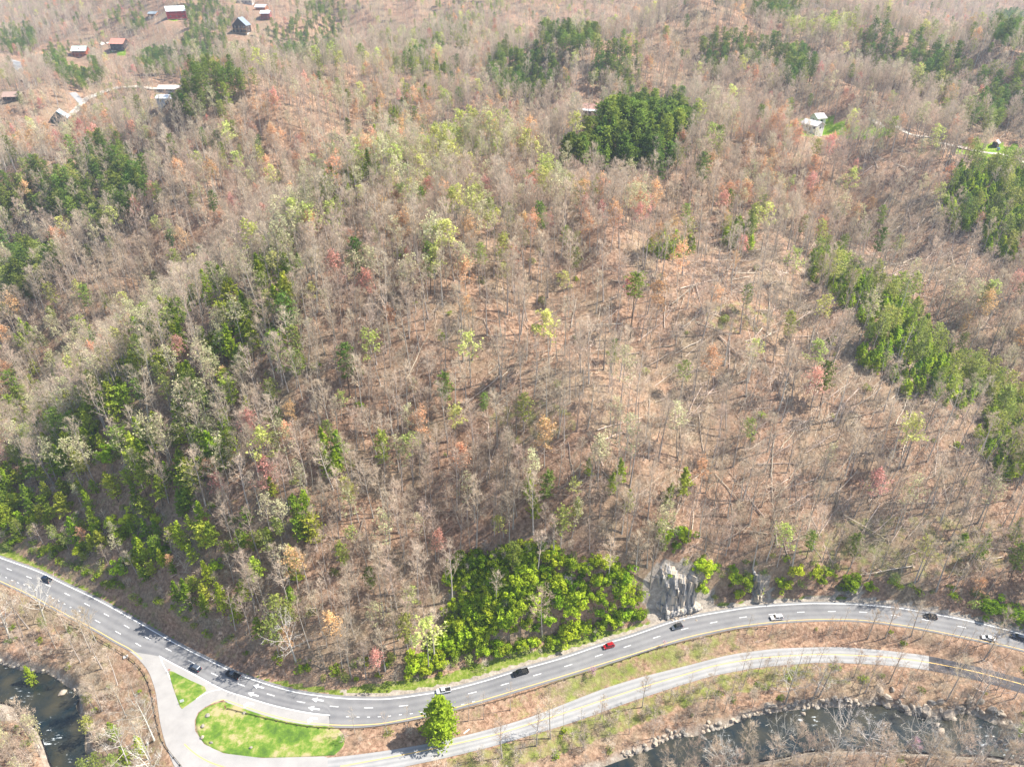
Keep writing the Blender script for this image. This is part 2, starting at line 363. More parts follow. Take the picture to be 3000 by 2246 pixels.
addc([(u, v, 0.7) for u, v in FOOT])
addc([(u, v, 0.0) for u, v in W_EDGE[::3]]); addc([(u, v + 6, -0.2) for u, v in Y2_EDGE[5::3]])
addc([(u, v + 6, -0.3) for u, v in Y_EDGE[::3]])
addc([(u, v, float(z_side(u))) for u, v in S_LO[2::2]]); addc([(u, v, float(z_side(u))) for u, v in S_UP[2::2]])
addc([(100,1860,-3),(200,1930,-4),(330,2050,-4),(380,2180,-4),(1900,2130,-6),(2200,2050,-5.5),(2500,2010,-5.5),(2850,2050,-5.5),(3100,2100,-6),(2300,2240,-6.5),(2800,2240,-6.5),(0,2150,-6.5),(-100,1820,-4),(700,2700,-4),(1500,2300,-5),(1300,2600,-6)])
# steep bluff and rock cut above the road
addc([(1430,1700,22),(1600,1640,31),(1750,1660,28),(1850,1700,19),(1920,1640,24),(1990,1630,24),(2060,1640,20),(1990,1760,7),(1930,1740,10),(2250,1660,14),(2400,1660,13),(1980,1540,33),(1700,1800,11),(1560,1830,13)])
for x, y, z in [(-400,0,-3),(0,-50,0),(400,0,-3),(-150,60,-6),(200,60,-6),(0,90,-6.5),(-1500,2600,330),(0,2600,330),(1600,2600,320),(2600,1500,200),(-2600,1500,150),(-900,300,10),(1000,300,20)]: ctrl.append((x, y, z))
ctrl = np.array(ctrl)
def U(r2): return np.where(r2 > 1e-6, 0.5 * r2 * np.log(r2 + 1e-9), 0)
SC = 100.0
_c = ctrl[:, :2] / SC; n_ = len(_c)
_K = U(((_c[:, None] - _c[None]) ** 2).sum(2)) + np.eye(n_) * 0.002
_P = np.concatenate([np.ones((n_, 1)), _c], 1)
_A = np.zeros((n_ + 3, n_ + 3)); _A[:n_, :n_] = _K; _A[:n_, n_:] = _P; _A[n_:, :n_] = _P.T
_w = np.linalg.solve(_A, np.concatenate([ctrl[:, 2], [0, 0, 0]]))
def tps(x, y):
    q = np.stack([x, y], 1) / SC; out = _w[n_] + q[:, 0] * _w[n_ + 1] + q[:, 1] * _w[n_ + 2]
    for i in range(n_):
        r2 = (q[:, 0] - _c[i, 0]) ** 2 + (q[:, 1] - _c[i, 1]) ** 2
        out += _w[i] * U(r2)
    return out
_rn = np.random.RandomState(5)
_wav = [(_rn.uniform(0, 6.28), _rn.uniform(0, 6.28), wl, am) for wl, am in [(420, 9), (310, 7), (160, 4), (130, 4), (95, 2.8), (80, 2.3), (55, 1.3), (43, 1.1), (30, 0.6), (21, 0.4), (12, 0.22), (8, 0.15)]]
def wav(x, y):
    o = np.zeros_like(x)
    for th, ph, wl, am in _wav:
        k = 2 * math.pi / wl
        o += am * np.sin(k * (x * math.cos(th) + y * math.sin(th)) + ph + 1.3 * np.sin(k * 0.6 * (y * math.cos(th) - x * math.sin(th)) + ph * 2))
    return o
_rp, _sp, _wp = thin(road_poly, 2), thin(side_poly, 1), thin(water_poly, 2)
def dists(Q): return sdist(_rp, Q), sdist(_sp, Q), sdist(_wp, Q)
foot_w = world_poly(FOOT, 0.7)
RIDGES = []
for pts, A, w1, B, off, w2 in [([(330,1180,56),(560,980,72),(800,830,93),(1120,650,104),(1430,540,111),(1720,480,112)], 11, 34, 15, 105, 60),
                               ([(620,420,98),(850,330,112),(1150,180,128),(1450,70,150)], 24, 60, 24, 190, 110),
                               ([(2050,150,140),(2350,95,150),(2600,150,145),(2850,240,132),(3080,330,120)], 26, 60, 34, 190, 110),
                               ([(2250,640,104),(2480,800,93),(2700,1010,75),(2950,1230,54)], 8, 26, 12, 72, 42),
                               ([(-100,640,62),(180,540,74),(400,460,88)], 11, 40, 12, 120, 60),
                               ([(1650,190,133),(1900,110,142),(2150,60,148)], 18, 60, 16, 170, 90)]:
    a = np.array(pts, float); X_, Y_ = unproj(a[:, 0], a[:, 1], a[:, 2]); RIDGES.append((np.stack([X_, Y_], 1), A, w1, B, off, w2))
def ridge_add(x, y):
    o = np.zeros_like(x); Q = np.stack([x, y], 1)
    for P, A, w1, B, off, w2 in RIDGES:
        d, ix = segdist(P, Q, False); n = len(P) - 1
        k = np.clip(ix.astype(int), 0, n - 1); ab = P[k + 1] - P[k]; ap = Q - P[k]
        sg = np.sign(ab[:, 0] * ap[:, 1] - ab[:, 1] * ap[:, 0])          # + on the side beyond the crest
        tt_ = ((ap * ab).sum(1) / (ab ** 2).sum(1)); over = np.where(k == 0, np.maximum(0, -tt_), 0) + np.where(k == n - 1, np.maximum(0, tt_ - 1), 0)
        fade = np.exp(-(over * 1.3) ** 2); s_ = d * sg
        far_k = 1.35 if A > 12 else 1.2; o += fade * (far_k * A * np.exp(-(d / w1) ** 2) - 1.6 * B * np.exp(-((s_ - off) / w2) ** 2))
    return o
KN = [float(a) for a in unproj(1880, 425, 116)]
def height(x, y, D=None):
    x = np.asarray(x, float).ravel(); y = np.asarray(y, float).ravel(); Q = np.stack([x, y], 1)
    if D is None: D = dists(Q)
    dr, ds, dw = D
    h = tps(x, y)
    fy = np.interp(x, foot_w[:, 0], foot_w[:, 1])
    amp = np.clip((y - fy) / 140, 0, 1) ** 0.8 * np.where(y > 450, 1 - 0.25 * np.clip((y - 450) / 500, 0, 1), 1)
    h = h + wav(x, y) * amp
    h = h + ridge_add(x, y)
    h = h + 24 * np.exp(-(((x - KN[0]) / 62) ** 2 + ((y - KN[1]) / 50) ** 2))
    low = (y < fy + 3) & (y > 40)
    h = np.where(low, np.clip(h, -7.2, 2.5), h)
    h = h + 0.25 * np.sin(x * 0.7 + np.sin(y * 0.5)) * np.sin(y * 0.8) * (dr > 6)
    uph = (y > fy - 4)
    zs = np.interp(x, sM[:, 0], s_z)
    t = sstep((ds - 0.8) / 7.0); h = np.where(ds < 30, (zs - 0.14) * (1 - t) + h * t, h)
    t = sstep((dr - 0.6) / np.where(uph, 3.2, 5.0)); h = np.where(dr < 30, (-0.14) * (1 - t) + h * t, h)
    h = np.where((y < fy) & (dr > 0.6) & (dr < 12), np.minimum(h, 0.0), h)
    t = sstep((dw + 1.0) / 4.5); h = np.where(dw < 30, (WATER_Z - 1.6) * (1 - t) + h * t, h)
    return h

NX, NY = 560, 520
ss = np.linspace(-1.05, 1.05, NX); tt = np.linspace(0, 1, NY)
ys = 30 + 370 * tt / 0.62 * (tt <= 0.62) + (tt > 0.62) * (370 + 2300 * (np.clip(tt - 0.62, 0, 1) / 0.38) ** 1.7)
gx = (ss[None] * (ys[:, None] + 190)); gy = np.repeat(ys[:, None], NX, 1)
GD = dists(np.stack([gx.ravel(), gy.ravel()], 1))
gz = height(gx, gy, GD)
idx = np.arange(NX * NY).reshape(NY, NX)
quads = np.stack([idx[:-1, :-1], idx[:-1, 1:], idx[1:, 1:], idx[1:, :-1]], -1).reshape(-1, 4)
me = bpy.data.meshes.new("ground")
me.vertices.add(NX * NY); me.vertices.foreach_set("co", np.stack([gx.ravel(), gy.ravel(), gz], 1).astype(np.float32).ravel())
me.loops.add(quads.size); me.loops.foreach_set("vertex_index", quads.ravel().astype(np.int32))
me.polygons.add(len(quads)); me.polygons.foreach_set("loop_start", (np.arange(len(quads)) * 4).astype(np.int32))
me.polygons.foreach_set("use_smooth", np.ones(len(quads), bool))
me.update(calc_edges=True); me.validate(); me.materials.append(M['ground'])
ground = obj("ground", me); tag(ground, kind='structure')

def hgt(x, y): return float(height([x], [y])[0])
# a quick ray / terrain hit for a picture position, bilinear on the terrain sheet
def grid_h(x, y):
    yy = np.clip(y, ys[0], ys[-1]); j = np.clip(np.searchsorted(ys, yy) - 1, 0, NY - 2); fy = (yy - ys[j]) / (ys[j + 1] - ys[j])
    s = np.clip(x / (yy + 190), -1.049, 1.049); ii = (s + 1.05) / 2.1 * (NX - 1); i = np.clip(ii.astype(int), 0, NX - 2); fx = ii - i
    G = gz.reshape(NY, NX)
    return (G[j, i] * (1 - fx) + G[j, i + 1] * fx) * (1 - fy) + (G[j + 1, i] * (1 - fx) + G[j + 1, i + 1] * fx) * fy
def hit(u, v):
    dx, dy, dz = u - 1500.0, F * CT + (1123 - v) * ST, -F * ST + (1123 - v) * CT
    t = np.linspace(60, 2600, 5000) / dy
    x, y, z = dx * t, dy * t, CAMH + dz * t
    below = z < grid_h(x, y)
    k = int(np.argmax(below)) if below.any() else len(t) - 1
    return float(x[k]), float(y[k]), float(grid_h(x[k:k + 1], y[k:k + 1])[0])

# zone masks in picture terms, stored as plain ground-cover attributes
gu, gv, gdep = proj(gx.ravel(), gy.ravel(), gz)
def ell(u, v, cx, cy, rx, ry): return ((u - cx) / rx) ** 2 + ((v - cy) / ry) ** 2
dr, ds, dw = GD
uphill = gy.ravel() > np.interp(gx.ravel(), foot_w[:, 0], foot_w[:, 1])
lowland = ~uphill & (gy.ravel() > 20)
grass = np.zeros(NX * NY); lawn = np.zeros(NX * NY); rock = np.zeros(NX * NY); dry = np.zeros(NX * NY)
verge = (dr > 0) & (dr < 9)
grass += np.where(verge & ~uphill, 0.35, 0) + np.where(verge & ~uphill & (gv < interp_px(W_EDGE, gu)), 0.45, 0)
strip = lowland & (dr > 0) & (ds > 0) & (gu > 1000) & (gv < interp_px(S_LO, gu)) & (gv > interp_px(W_EDGE, gu))
strip_green = np.clip(1.2 - abs(gu - 1850) / 600, 0, 1)
grass = np.where(strip, 0.12 + 0.38 * strip_green, grass); dry = np.where(lowland, 0.4, 0)
dry = np.where(strip & (gu > 2380), 0.25, dry)
sv = (ds > 0) & (ds < 8) & (gu > 1300)
grass = np.where(sv & ~strip, 0.5 - 0.0002 * np.clip(gu - 2300, 0, 700) * 3, grass)
rock = np.where((dw < 4) & lowland, 0.70 - 0.11 * np.clip(dw, 0, 4), rock); rock = np.where(ell(gu, gv, 1985, 1745, 110, 110) < 1, 0.78, rock); rock = np.where((dr < 1.8) & (dr > -2) & (gv < interp_px(W_EDGE, gu) + 30) & (gu > 1000), .85, rock); rock = np.where(ell(gu, gv, 1325, 1800, 14, 90) < 1, .8, rock); rock = np.where((ell(gu, gv, 2230, 1715, 40, 50) < 1) | (ell(gu, gv, 2490, 1725, 50, 25) < 1), .6, rock)
rock = np.where(ell(gu, gv, 0, 2085, 60, 30) < 1, 0.9, rock)
for e in [(2400,372,110,26),(2520,385,90,24),(2900,440,110,22),(270,165,14,10),(350,150,25,12),(480,285,30,10),(520,55,30,6),(780,62,14,6)]:
    lawn = np.where(ell(gu, gv, *e) < 1, 0.75, lawn)
for e in [(1560,1240,110,60),(2170,930,90,40),(2680,1600,300,80)]:
    grass = np.where(ell(gu, gv, *e) < 1.4, np.maximum(grass, 0.42), grass)
leftmix = uphill & (gu < 700) & (gv > 1150)
grass = np.where(leftmix, 0.33, grass)
for nm, a in (("grass_cover", grass), ("lawn_cover", lawn), ("rock_cover", rock), ("dry_cover", dry)):
    at = me.attributes.new(nm, 'FLOAT', 'POINT'); at.data.foreach_set("value", a.astype(np.float32))

# ------------------------------------------------------------------ roads
def flat_poly(name, P, z, m, label=None, zs=None):
    vs = [Vector((p[0], p[1], z if zs is None else zs[i])) for i, p in enumerate(P)]
    tris = tessellate_polygon([[Vector((v.x, v.y, 0)) for v in vs]])
    o = obj(name, mesh(name, vs, tris, (m,)))
    for p in o.data.polygons:
        if p.normal.z < 0: p.flip()
    return tag(o, label, kind='structure')
def ribbon(name, A, B, za, zb, m, kind='structure', across=True):
    n = min(len(A), len(B)); vs = []; fs = []
    K = 9 if across else 2
    for i in range(n):
        for k in range(K):
            f = k / (K - 1); vs.append((A[i][0] * (1 - f) + B[i][0] * f, A[i][1] * (1 - f) + B[i][1] * f, za[i] * (1 - f) + zb[i] * f))
    for i in range(n - 1):
        for k in range(K - 1):
            a = i * K + k; fs.append((a, a + 1, a + K + 1, a + K))
    me_ = mesh(name, vs, fs, (m,)); me_.update()
    if len(me_.polygons) and me_.polygons[len(me_.polygons) // 2].normal.z < 0:
        me_.flip_normals()
    if across:
        at = me_.attributes.new("across", 'FLOAT', 'POINT'); at.data.foreach_set("value", np.tile(np.linspace(0, 1, K), n).astype(np.float32))
    o = obj(name, me_)
    if kind: tag(o, kind=kind)
    return o
def resamp(P, n):
    d = np.concatenate([[0], np.cumsum(np.linalg.norm(np.diff(P, axis=0), axis=1))]); t = np.linspace(0, d[-1], n)
    return np.stack([np.interp(t, d, P[:, k]) for k in range(P.shape[1])], 1)
# highway band: from the outer shoulder to the near edge; left of the junction the near edge is the left yellow line
def split_by_x(P, x0, x1): return P[(P[:, 0] >= x0) & (P[:, 0] <= x1)]
xg = float(world_poly([(384, 1902)], 0)[0][0])
near_left = lo_out1[lo_out1[:, 0] < xg]; gore_near = offset_line(gore, -0.12)
near_mid = gore_near[(gore_near[:, 0] > xg + 3)]
x_end = near_mid[-1][0]
near_right = lo_out2[lo_out2[:, 0] > x_end]
near = np.concatenate([near_left, near_mid, near_right])
far_ = hi_out
n = 260
ribbon("highway", resamp(far_, n), resamp(near, n), np.zeros(n), np.zeros(n), M['hwy'])
jn = np.concatenate([near_left[-1:], lo_out1[lo_out1[:, 1] <= near_left[-1][1]][1:], JB,
                     world_poly([(768,2219),(655,2205),(598,2178),(572,2140),(570,2110),(580,2086),(600,2070),(625,2058)], 0.0), lo_out2[:1] * 0 + world_poly([(654, 2049)], 0)])
lo2_mid = offset_line(y2_edge, -1.0); lo2_mid = lo2_mid[(lo2_mid[:, 0] > jn[-1][0] + 2) & (lo2_mid[:, 0] < x_end)]
jn = np.concatenate([jn, lo2_mid, near_right[:1], near_mid[::-1]])
flat_poly("junction_road", jn, -0.012, M['ramp'])
def raised(name, P, z0, z1, m, ins=0.6):
    c = P.mean(0); top = P + (c - P) / np.linalg.norm(c - P, axis=1)[:, None] * ins; k = len(P)
    vs = [(p[0], p[1], z0) for p in P] + [(p[0], p[1], z1) for p in top]
    fs = [(i, (i + 1) % k, (i + 1) % k + k, i + k) for i in range(k)]
    tr = tessellate_polygon([[Vector((p[0], p[1], 0)) for p in top]])
    fs += [tuple(k + j for j in t) for t in tr]
    o = obj(name, mesh(name, vs, fs, (m,)))
    bm_ = o.data
    for p in bm_.polygons:
        if p.normal.z < 0: p.flip()
    return tag(o, kind='structure')
def lawn_mat():
    m = bpy.data.materials.new("lawn_grass"); m.use_nodes = True; N, L = nodes(m); b = N["Principled BSDF"]; b.inputs["Roughness"].default_value = 0.9
    g = N.new("ShaderNodeNewGeometry")
    a = N.new("ShaderNodeTexNoise"); a.inputs["Scale"].default_value = 0.13; a.inputs["Detail"].default_value = 9; a.inputs["Roughness"].default_value = 0.72
    L.new(g.outputs["Position"], a.inputs["Vector"])
    r = N.new("ShaderNodeValToRGB"); e = r.color_ramp.elements
    e[0].position, e[0].color = 0.36, (0.05, 0.11, 0.008, 1); e[1].position, e[1].color = 0.60, (0.36, 0.30, 0.15, 1)
    x = e.new(0.48); x.color = (0.11, 0.20, 0.012, 1); x = e.new(0.53); x.color = (0.21, 0.25, 0.045, 1)
    L.new(a.outputs[0], r.inputs[0]); L.new(r.outputs[0], b.inputs["Base Color"])
    bp = N.new("ShaderNodeBump"); bp.inputs["Distance"].default_value = 0.2; L.new(a.outputs[0], bp.inputs["Height"]); L.new(bp.outputs[0], b.inputs["Normal"])
    return m
M['lawn'] = lawn_mat()
raised("grass_island", oval, -0.05, 0.12, M['lawn'])
raised("grass_triangle", tri, -0.05, 0.12, M['lawn'], 0.3)
kN = int(np.searchsorted(s_px, 2714))
ribbon("side_road", sU[:kN + 1], sL[:kN + 1], s_z[:kN + 1] - 0.02, s_z[:kN + 1] - 0.02, M['side'])
ribbon("repaved_road", sU[kN:], sL[kN:], s_z[kN:] - 0.02, s_z[kN:] - 0.02, M['newroad'])
# painted lines: each one is a strip a few millimetres above its road
def line_strip(name, P, w, z, m, zz=None):
    a, b = offset_line(P, w / 2), offset_line(P, -w / 2); n = len(P)
    za = np.full(n, z) if zz is None else zz + z
    return ribbon(name, a, b, za, za, m, across=False)
line_strip("edge_line", w_edge, 0.30, 0.006, M['white'])
line_strip("edge_line", gore, 0.34, 0.006, M['white'])
line_strip("edge_line", smooth_line(world_poly([(469,1922),(478,1945),(490,1968),(500,1990)], 0), 1), 0.22, 0.002, M['white'])
line_strip("edge_line", smooth_line(world_poly([(575,2046),(605,2028),(630,2021),(654,2018)], 0), 1), 0.22, 0.002, M['white'])
line_strip("yellow_edge_line", y2_edge[1:], 0.26, 0.006, M['yellow'])
line_strip("yellow_edge_line", y_edge[:int(len(y_edge) * 0.72)], 0.24, 0.008, M['yellow'])
line_strip("yellow_centre_line", smooth_line(world_poly([(540,2178),(565,2201),(600,2224),(642,2241),(720,2262)], 0), 1), 0.35, 0.004, M['yellow'])
line_strip("yellow_centre_line", sM[2:], 0.32, -0.012, M['yellow'], s_z[2:])
LANE = [(27,1667),(85,1690),(141,1714),(197,1740),(255,1770),(312,1800),(371,1834),(432,1868),(494,1902),(561,1938),(628,1974),(707,2005),(793,2034),(882,2055),(979,2068),(1080,2072),(1182,2066),(1284,2050),(1384,2028),(1479,2003),(1574,1975),(1665,1948),(1754,1919),(1838,1892),(1924,1865),(2006,1841),(2091,1822),(2177,1807),(2263,1798),(2346,1792),(2437,1790),(2529,1792),(2622,1802),(2713,1815),(2817,1835),(2919,1860),(3020,1890)]
LANE2 = [(286,1819),(346,1852),(405,1887)]
DOTS = [(18,1691),(36,1699),(53,1706),(71,1712),(87,1720),(104,1727),(121,1735),(139,1743),(155,1751),(172,1759),(189,1768),(207,1778),(234,1789)]
DOTS2 = [(1018,2098),(1049,2099),(1080,2099),(1111,2098),(1141,2096),(1173,2092),(1205,2089),(1235,2085),(1265,2080),(1296,2075),(1328,2069),(1356,2062),(1387,2054)]
def dashes(pts, L_, w):
    mb = MB(); P = world_poly(pts, 0)
    T = np.gradient(P, axis=0)
    for p, t in zip(P, T):
        a = math.atan2(t[1], t[0]); c, s = math.cos(a), math.sin(a)
        q = [(-L_ / 2, -w / 2), (L_ / 2, -w / 2), (L_ / 2, w / 2), (-L_ / 2, w / 2)]
        one = MB(); one.add([(x * c - y * s, x * s + y * c, 0) for x, y in q], [(0, 1, 2, 3)])
        o = one.build("lane_dash", M['white'], None, loc=(p[0], p[1], 0.007)); tag(o, kind='structure')
dashes(LANE, 3.1, 0.24); dashes(LANE2, 3.1, 0.24); dashes(DOTS, 1.0, 0.22); dashes(DOTS2, 1.0, 0.22)
def arrow(u, v, du, dv, turn=False):
    x, y = unproj(u, v, 0); x2, y2 = unproj(u + du, v + dv, 0); a = math.atan2(float(y2 - y), float(x2 - x)); k = 1.25
    if turn:
        P = [(-1.7, -.2), (.1, -.2), (.5, .2), (.5, .75), (1.0, .75), (.25, 1.75), (-.6, .75), (-.1, .75), (-.1, .4), (-.3, .2), (-1.7, .2)]
    else:
        P = [(-1.7, -.2), (0.2, -.2), (0.2, -.75), (1.8, 0), (0.2, .75), (0.2, .2), (-1.7, .2)]
    vs = [Vector((px * k, py * k, 0)) for px, py in P]
    o = obj("road_arrow", mesh("road_arrow", vs, tessellate_polygon([vs]), (M['white'],)), loc=(float(x), float(y), 0.007), rot=(0, 0, a)); tag(o, kind='structure')
    for p in o.data.polygons:
        if p.normal.z < 0: p.flip()
arrow(758,2010,-30,-8); arrow(742,2033,-30,-9); arrow(728,2057,-30,-9,True)
arrow(931,2049,-30,-4); arrow(920,2074,-30,-5); arrow(913,2101,-30,-5,True)
# gravel shoulder on the uphill side
gs = hi_out[(hi_out[:, 0] > -10)]
pass
# hill lanes draped on the slope
def drape(name, px, w, m, lift=0.25):
    P = np.array([hit(u, v)[:2] for u, v in px]); P = smooth_line(P, 4.0)
    P = sm(P, 3); a, b = offset_line(P, w / 2), offset_line(P, -w / 2)
    za = np.maximum(grid_h(a[:, 0], a[:, 1]), grid_h(P[:, 0], P[:, 1])) + lift; zb = np.maximum(grid_h(b[:, 0], b[:, 1]), grid_h(P[:, 0], P[:, 1])) + lift
    return ribbon(name, a, b, za, zb, m, across=False), P
LANES_W = []
for nm, px, w, m in [("gravel_lane", [(192,352),(215,336),(240,308),(275,284),(320,264),(370,257),(420,258),(462,262)], 6, M['gravel']),
                     ("paved_lane", [(28,178),(48,182),(55,205),(65,222),(84,238)], 9, M['side']),
                     ("paved_lane", [(212,272),(226,288),(243,305)], 7, M['side']),
                     ("gravel_lane", [(270,132),(300,128),(322,130)], 6, M['gravel']),
                     ("gravel_lane", [(2530,352),(2580,366),(2640,384),(2700,402),(2760,420),(2830,436),(2900,452),(3000,476),(3060,490)], 4.5, M['gravel'])]:
    o, P = drape(nm, px, w, m); LANES_W.append(P)

# ------------------------------------------------------------------ river
def water_mat():
    m = bpy.data.materials.new("river_water"); m.use_nodes = True; N, L = nodes(m); b = N["Principled BSDF"]
    g = N.new("ShaderNodeNewGeometry")
    b.inputs["Roughness"].default_value = 0.12; b.inputs["Specular IOR Level"].default_value = 0.5
    n1 = N.new("ShaderNodeTexNoise"); n1.inputs["Scale"].default_value = 0.16; n1.inputs["Detail"].default_value = 6; L.new(g.outputs["Position"], n1.inputs["Vector"])
    r = N.new("ShaderNodeValToRGB"); e = r.color_ramp.elements
    e[0].position, e[0].color = 0.35, (0.008, 0.016, 0.018, 1); e[1].position, e[1].color = 0.7, (0.05, 0.045, 0.026, 1)
    L.new(n1.outputs[0], r.inputs[0])
    # broken water where the bed is shallow
    mp = N.new("ShaderNodeMapping"); mp.inputs["Scale"].default_value = (0.35, 0.9, 1); L.new(g.outputs["Position"], mp.inputs[0])
    n2 = N.new("ShaderNodeTexNoise"); n2.inputs["Scale"].default_value = 1.1; n2.inputs["Detail"].default_value = 5; n2.inputs["Roughness"].default_value = 0.7; L.new(mp.outputs[0], n2.inputs["Vector"])
    n3 = N.new("ShaderNodeTexNoise"); n3.inputs["Scale"].default_value = 0.07; n3.inputs["Detail"].default_value = 2; L.new(g.outputs["Position"], n3.inputs["Vector"])
    mm = N.new("ShaderNodeMath"); mm.operation = 'MULTIPLY_ADD'; mm.inputs[1].default_value = 0.55; L.new(n3.outputs[0], mm.inputs[0]); L.new(n2.outputs[0], mm.inputs[2])
    fr = N.new("ShaderNodeMapRange"); fr.inputs[1].default_value = 0.93; fr.inputs[2].default_value = 1.03; L.new(mm.outputs[0], fr.inputs[0])
    mx = N.new("ShaderNodeMix"); mx.data_type = 'RGBA'; mx.inputs[7].default_value = (0.55, 0.6, 0.62, 1); L.new(fr.outputs[0], mx.inputs[0]); L.new(r.outputs[0], mx.inputs[6])
    L.new(mx.outputs[2], b.inputs["Base Color"])
    bp = N.new("ShaderNodeBump"); bp.inputs["Strength"].default_value = 0.5; bp.inputs["Distance"].default_value = 0.25; L.new(n2.outputs[0], bp.inputs["Height"]); L.new(bp.outputs[0], b.inputs["Normal"])
    return m
M['water'] = water_mat()
wp = sdist  # keep name short
c = np.array(water_poly)
wt = flat_poly("river_water", offset_line(np.concatenate([c, c[:1]]), 2.0)[:-1] if False else c, WATER_Z, M['water'])

# ------------------------------------------------------------------ tree shapes
rnd = random.Random(21)
def ruv(up=0.0):
    while True:
        v = Vector((rnd.uniform(-1, 1), rnd.uniform(-1, 1), rnd.uniform(-1, 1)))
        if 0.05 < v.length < 1:
            v.normalize(); v.z += up; return v.normalized()
def sliver(mb, p, d, L_, w, m=0):
    s = d.cross(ruv()).normalized() * (w / 2)
    mb.add([tuple(p - s), tuple(p + s), tuple(p + d * L_)], [(0, 1, 2)], m)
def leafbit(mb, p, s, m=0, flat=0.5):
    a = ruv(); a.z *= flat; a.normalize(); b = a.cross(ruv(0.8)).normalized()
    mb.add([tuple(p + a * s), tuple(p - a * s * 0.55 + b * s * 0.7), tuple(p - a * s * 0.55 - b * s * 0.7)], [(0, 1, 2)], m)
def trunk_mb(H, r, bend=0.5, n=6, top=0.18, seg=5, lean=(0, 0)):
    mb = MB(); pts = []; bx, by = rnd.uniform(-bend, bend), rnd.uniform(-bend, bend)
    for i in range(seg + 1):
        t = i / seg; pts.append((bx * math.sin(t * 3) + lean[0] * t, by * math.sin(t * 2.6) + lean[1] * t, -0.8 * (i == 0) + H * t))
    rad = [r * (1.25 if i == 0 else 1) * (1 - (1 - top) * i / seg) for i in range(seg + 1)]
    mb.tube(pts, rad, n); return mb, [Vector(p) for p in pts], rad
def at_h(pts, t):
    k = t * (len(pts) - 1); i = min(int(k), len(pts) - 2); return pts[i].lerp(pts[i + 1], k - i)
def bare_shape(H=24, r=0.24, lo=0.42, nl=17, sub=5, tw=9, spread=0.42, tww=0.06, wide=1.0, buds=0, bud_s=0.3, mb_bud=None, upright=1.0):
    tr, pts, rad = trunk_mb(H * 0.97, r)
    cr = MB()
    for i in range(nl):
        t = lo + (0.97 - lo) * ((i + rnd.random()) / nl)
        p0 = at_h(pts, t); az = i * 2.4 + rnd.uniform(-.5, .5)
        f = (t - lo) / (1 - lo)
        L_ = H * spread * wide * (0.45 + 0.55 * math.sin(min(1, f * 0.9 + 0.25) * math.pi)) * rnd.uniform(0.75, 1.1) * 0.62
        el = R(rnd.uniform(28, 50) + 25 * f) * upright
        d = Vector((math.cos(az) * math.cos(el), math.sin(az) * math.cos(el), math.sin(el)))
        p1 = p0 + d * L_ * 0.5; d2 = (d + Vector((0, 0, 0.35)) + ruv() * 0.25).normalized(); p2 = p1 + d2 * L_ * 0.55
        r0 = r * 0.36 * (1.1 - 0.6 * f)
        cr.tube([p0, p1, p2], [r0, r0 * 0.6, 0.02], 3)
        for k in range(sub):
            q = rnd.uniform(0.25, 1.0); b0 = p0.lerp(p1, q * 2) if q < 0.5 else p1.lerp(p2, q * 2 - 1)
            dd = (d2 + ruv(0.3) * 0.85).normalized(); l2 = L_ * rnd.uniform(0.28, 0.45)
            b1 = b0 + dd * l2; cr.tube([b0, b1], [r0 * 0.38, 0.015], 3)
            for j in range(tw):
                c0 = b0.lerp(b1, rnd.uniform(0.2, 1.0)); dt = (dd * 0.6 + ruv(0.35)).normalized()
                ln = rnd.uniform(0.7, 1.7); sliver(cr, c0, dt, ln, tww)
                if buds and rnd.random() < buds:
                    leafbit(mb_bud if mb_bud is not None else cr, c0 + dt * ln * rnd.uniform(.6, 1.05), bud_s * rnd.uniform(.6, 1.3), 1)
    return tr, cr
def conifer_shape(H=20, r=0.22, base=0.35, rad=3.6, nb=34, per=22, s=0.42, cone=0.35, droop=0.0):
    tr, pts, _ = trunk_mb(H * 0.97, r, bend=0.25)
    cr = MB()
    for i in range(nb):
        t = base + (1.0 - base) * (i + rnd.random() * 0.8) / nb; f = (t - base) / (1 - base)
        prof = (1 - f) ** (0.9 * cone * 2) * (0.35 + 0.65 * math.sin(min(1.0, f / 0.35 + 0.35) * math.pi / 2)) if cone > 0.3 else math.sqrt(max(0.03, 1 - (2 * f - 0.9) ** 2 * 0.8))
        L_ = rad * prof * rnd.uniform(0.65, 1.12) + 0.25
        az = i * 2.399 + rnd.uniform(-.4, .4); el = 0.15 + 0.5 * f - droop
        d = Vector((math.cos(az) * math.cos(el), math.sin(az) * math.cos(el), math.sin(el))); p0 = at_h(pts, min(t, 1)); p1 = p0 + d * L_
        cr.tube([p0, p1], [0.05, 0.015], 3, 0)
        for k in range(per):
            q = rnd.uniform(0.25, 1.05); w = L_ * 0.28
            p = p0.lerp(p1, q) + Vector((rnd.gauss(0, w * .6), rnd.gauss(0, w * .6), rnd.gauss(0, 0.28)))
            leafbit(cr, p, s * rnd.uniform(.6, 1.25), 1, 0.5)
    return tr, cr
def bush_shape(rad=1.8, h=2.0, n=260, s=0.28, stems=8, nb=7, br=.45):
    st = MB(); cr = MB()
    for i in range(stems):
        d = ruv(1.3); st.tube([(0, 0, -0.3), tuple(Vector((d.x * rad * .8, d.y * rad * .8, h * .8)))], [0.05, 0.015], 3)
    bl = [(Vector((rnd.gauss(0, .42) * rad, rnd.gauss(0, .42) * rad, h * rnd.uniform(.05, .95) ** 1.4)), rad * rnd.uniform(br * .7, br * 1.3)) for _ in range(nb)]
    for i in range(n):
        c_, q = rnd.choice(bl); d = ruv(0.25); leafbit(cr, c_ + Vector((d.x * q, d.y * q, d.z * q * .8)), s * rnd.uniform(.6, 1.3), 0, 0.8)
    return st, cr
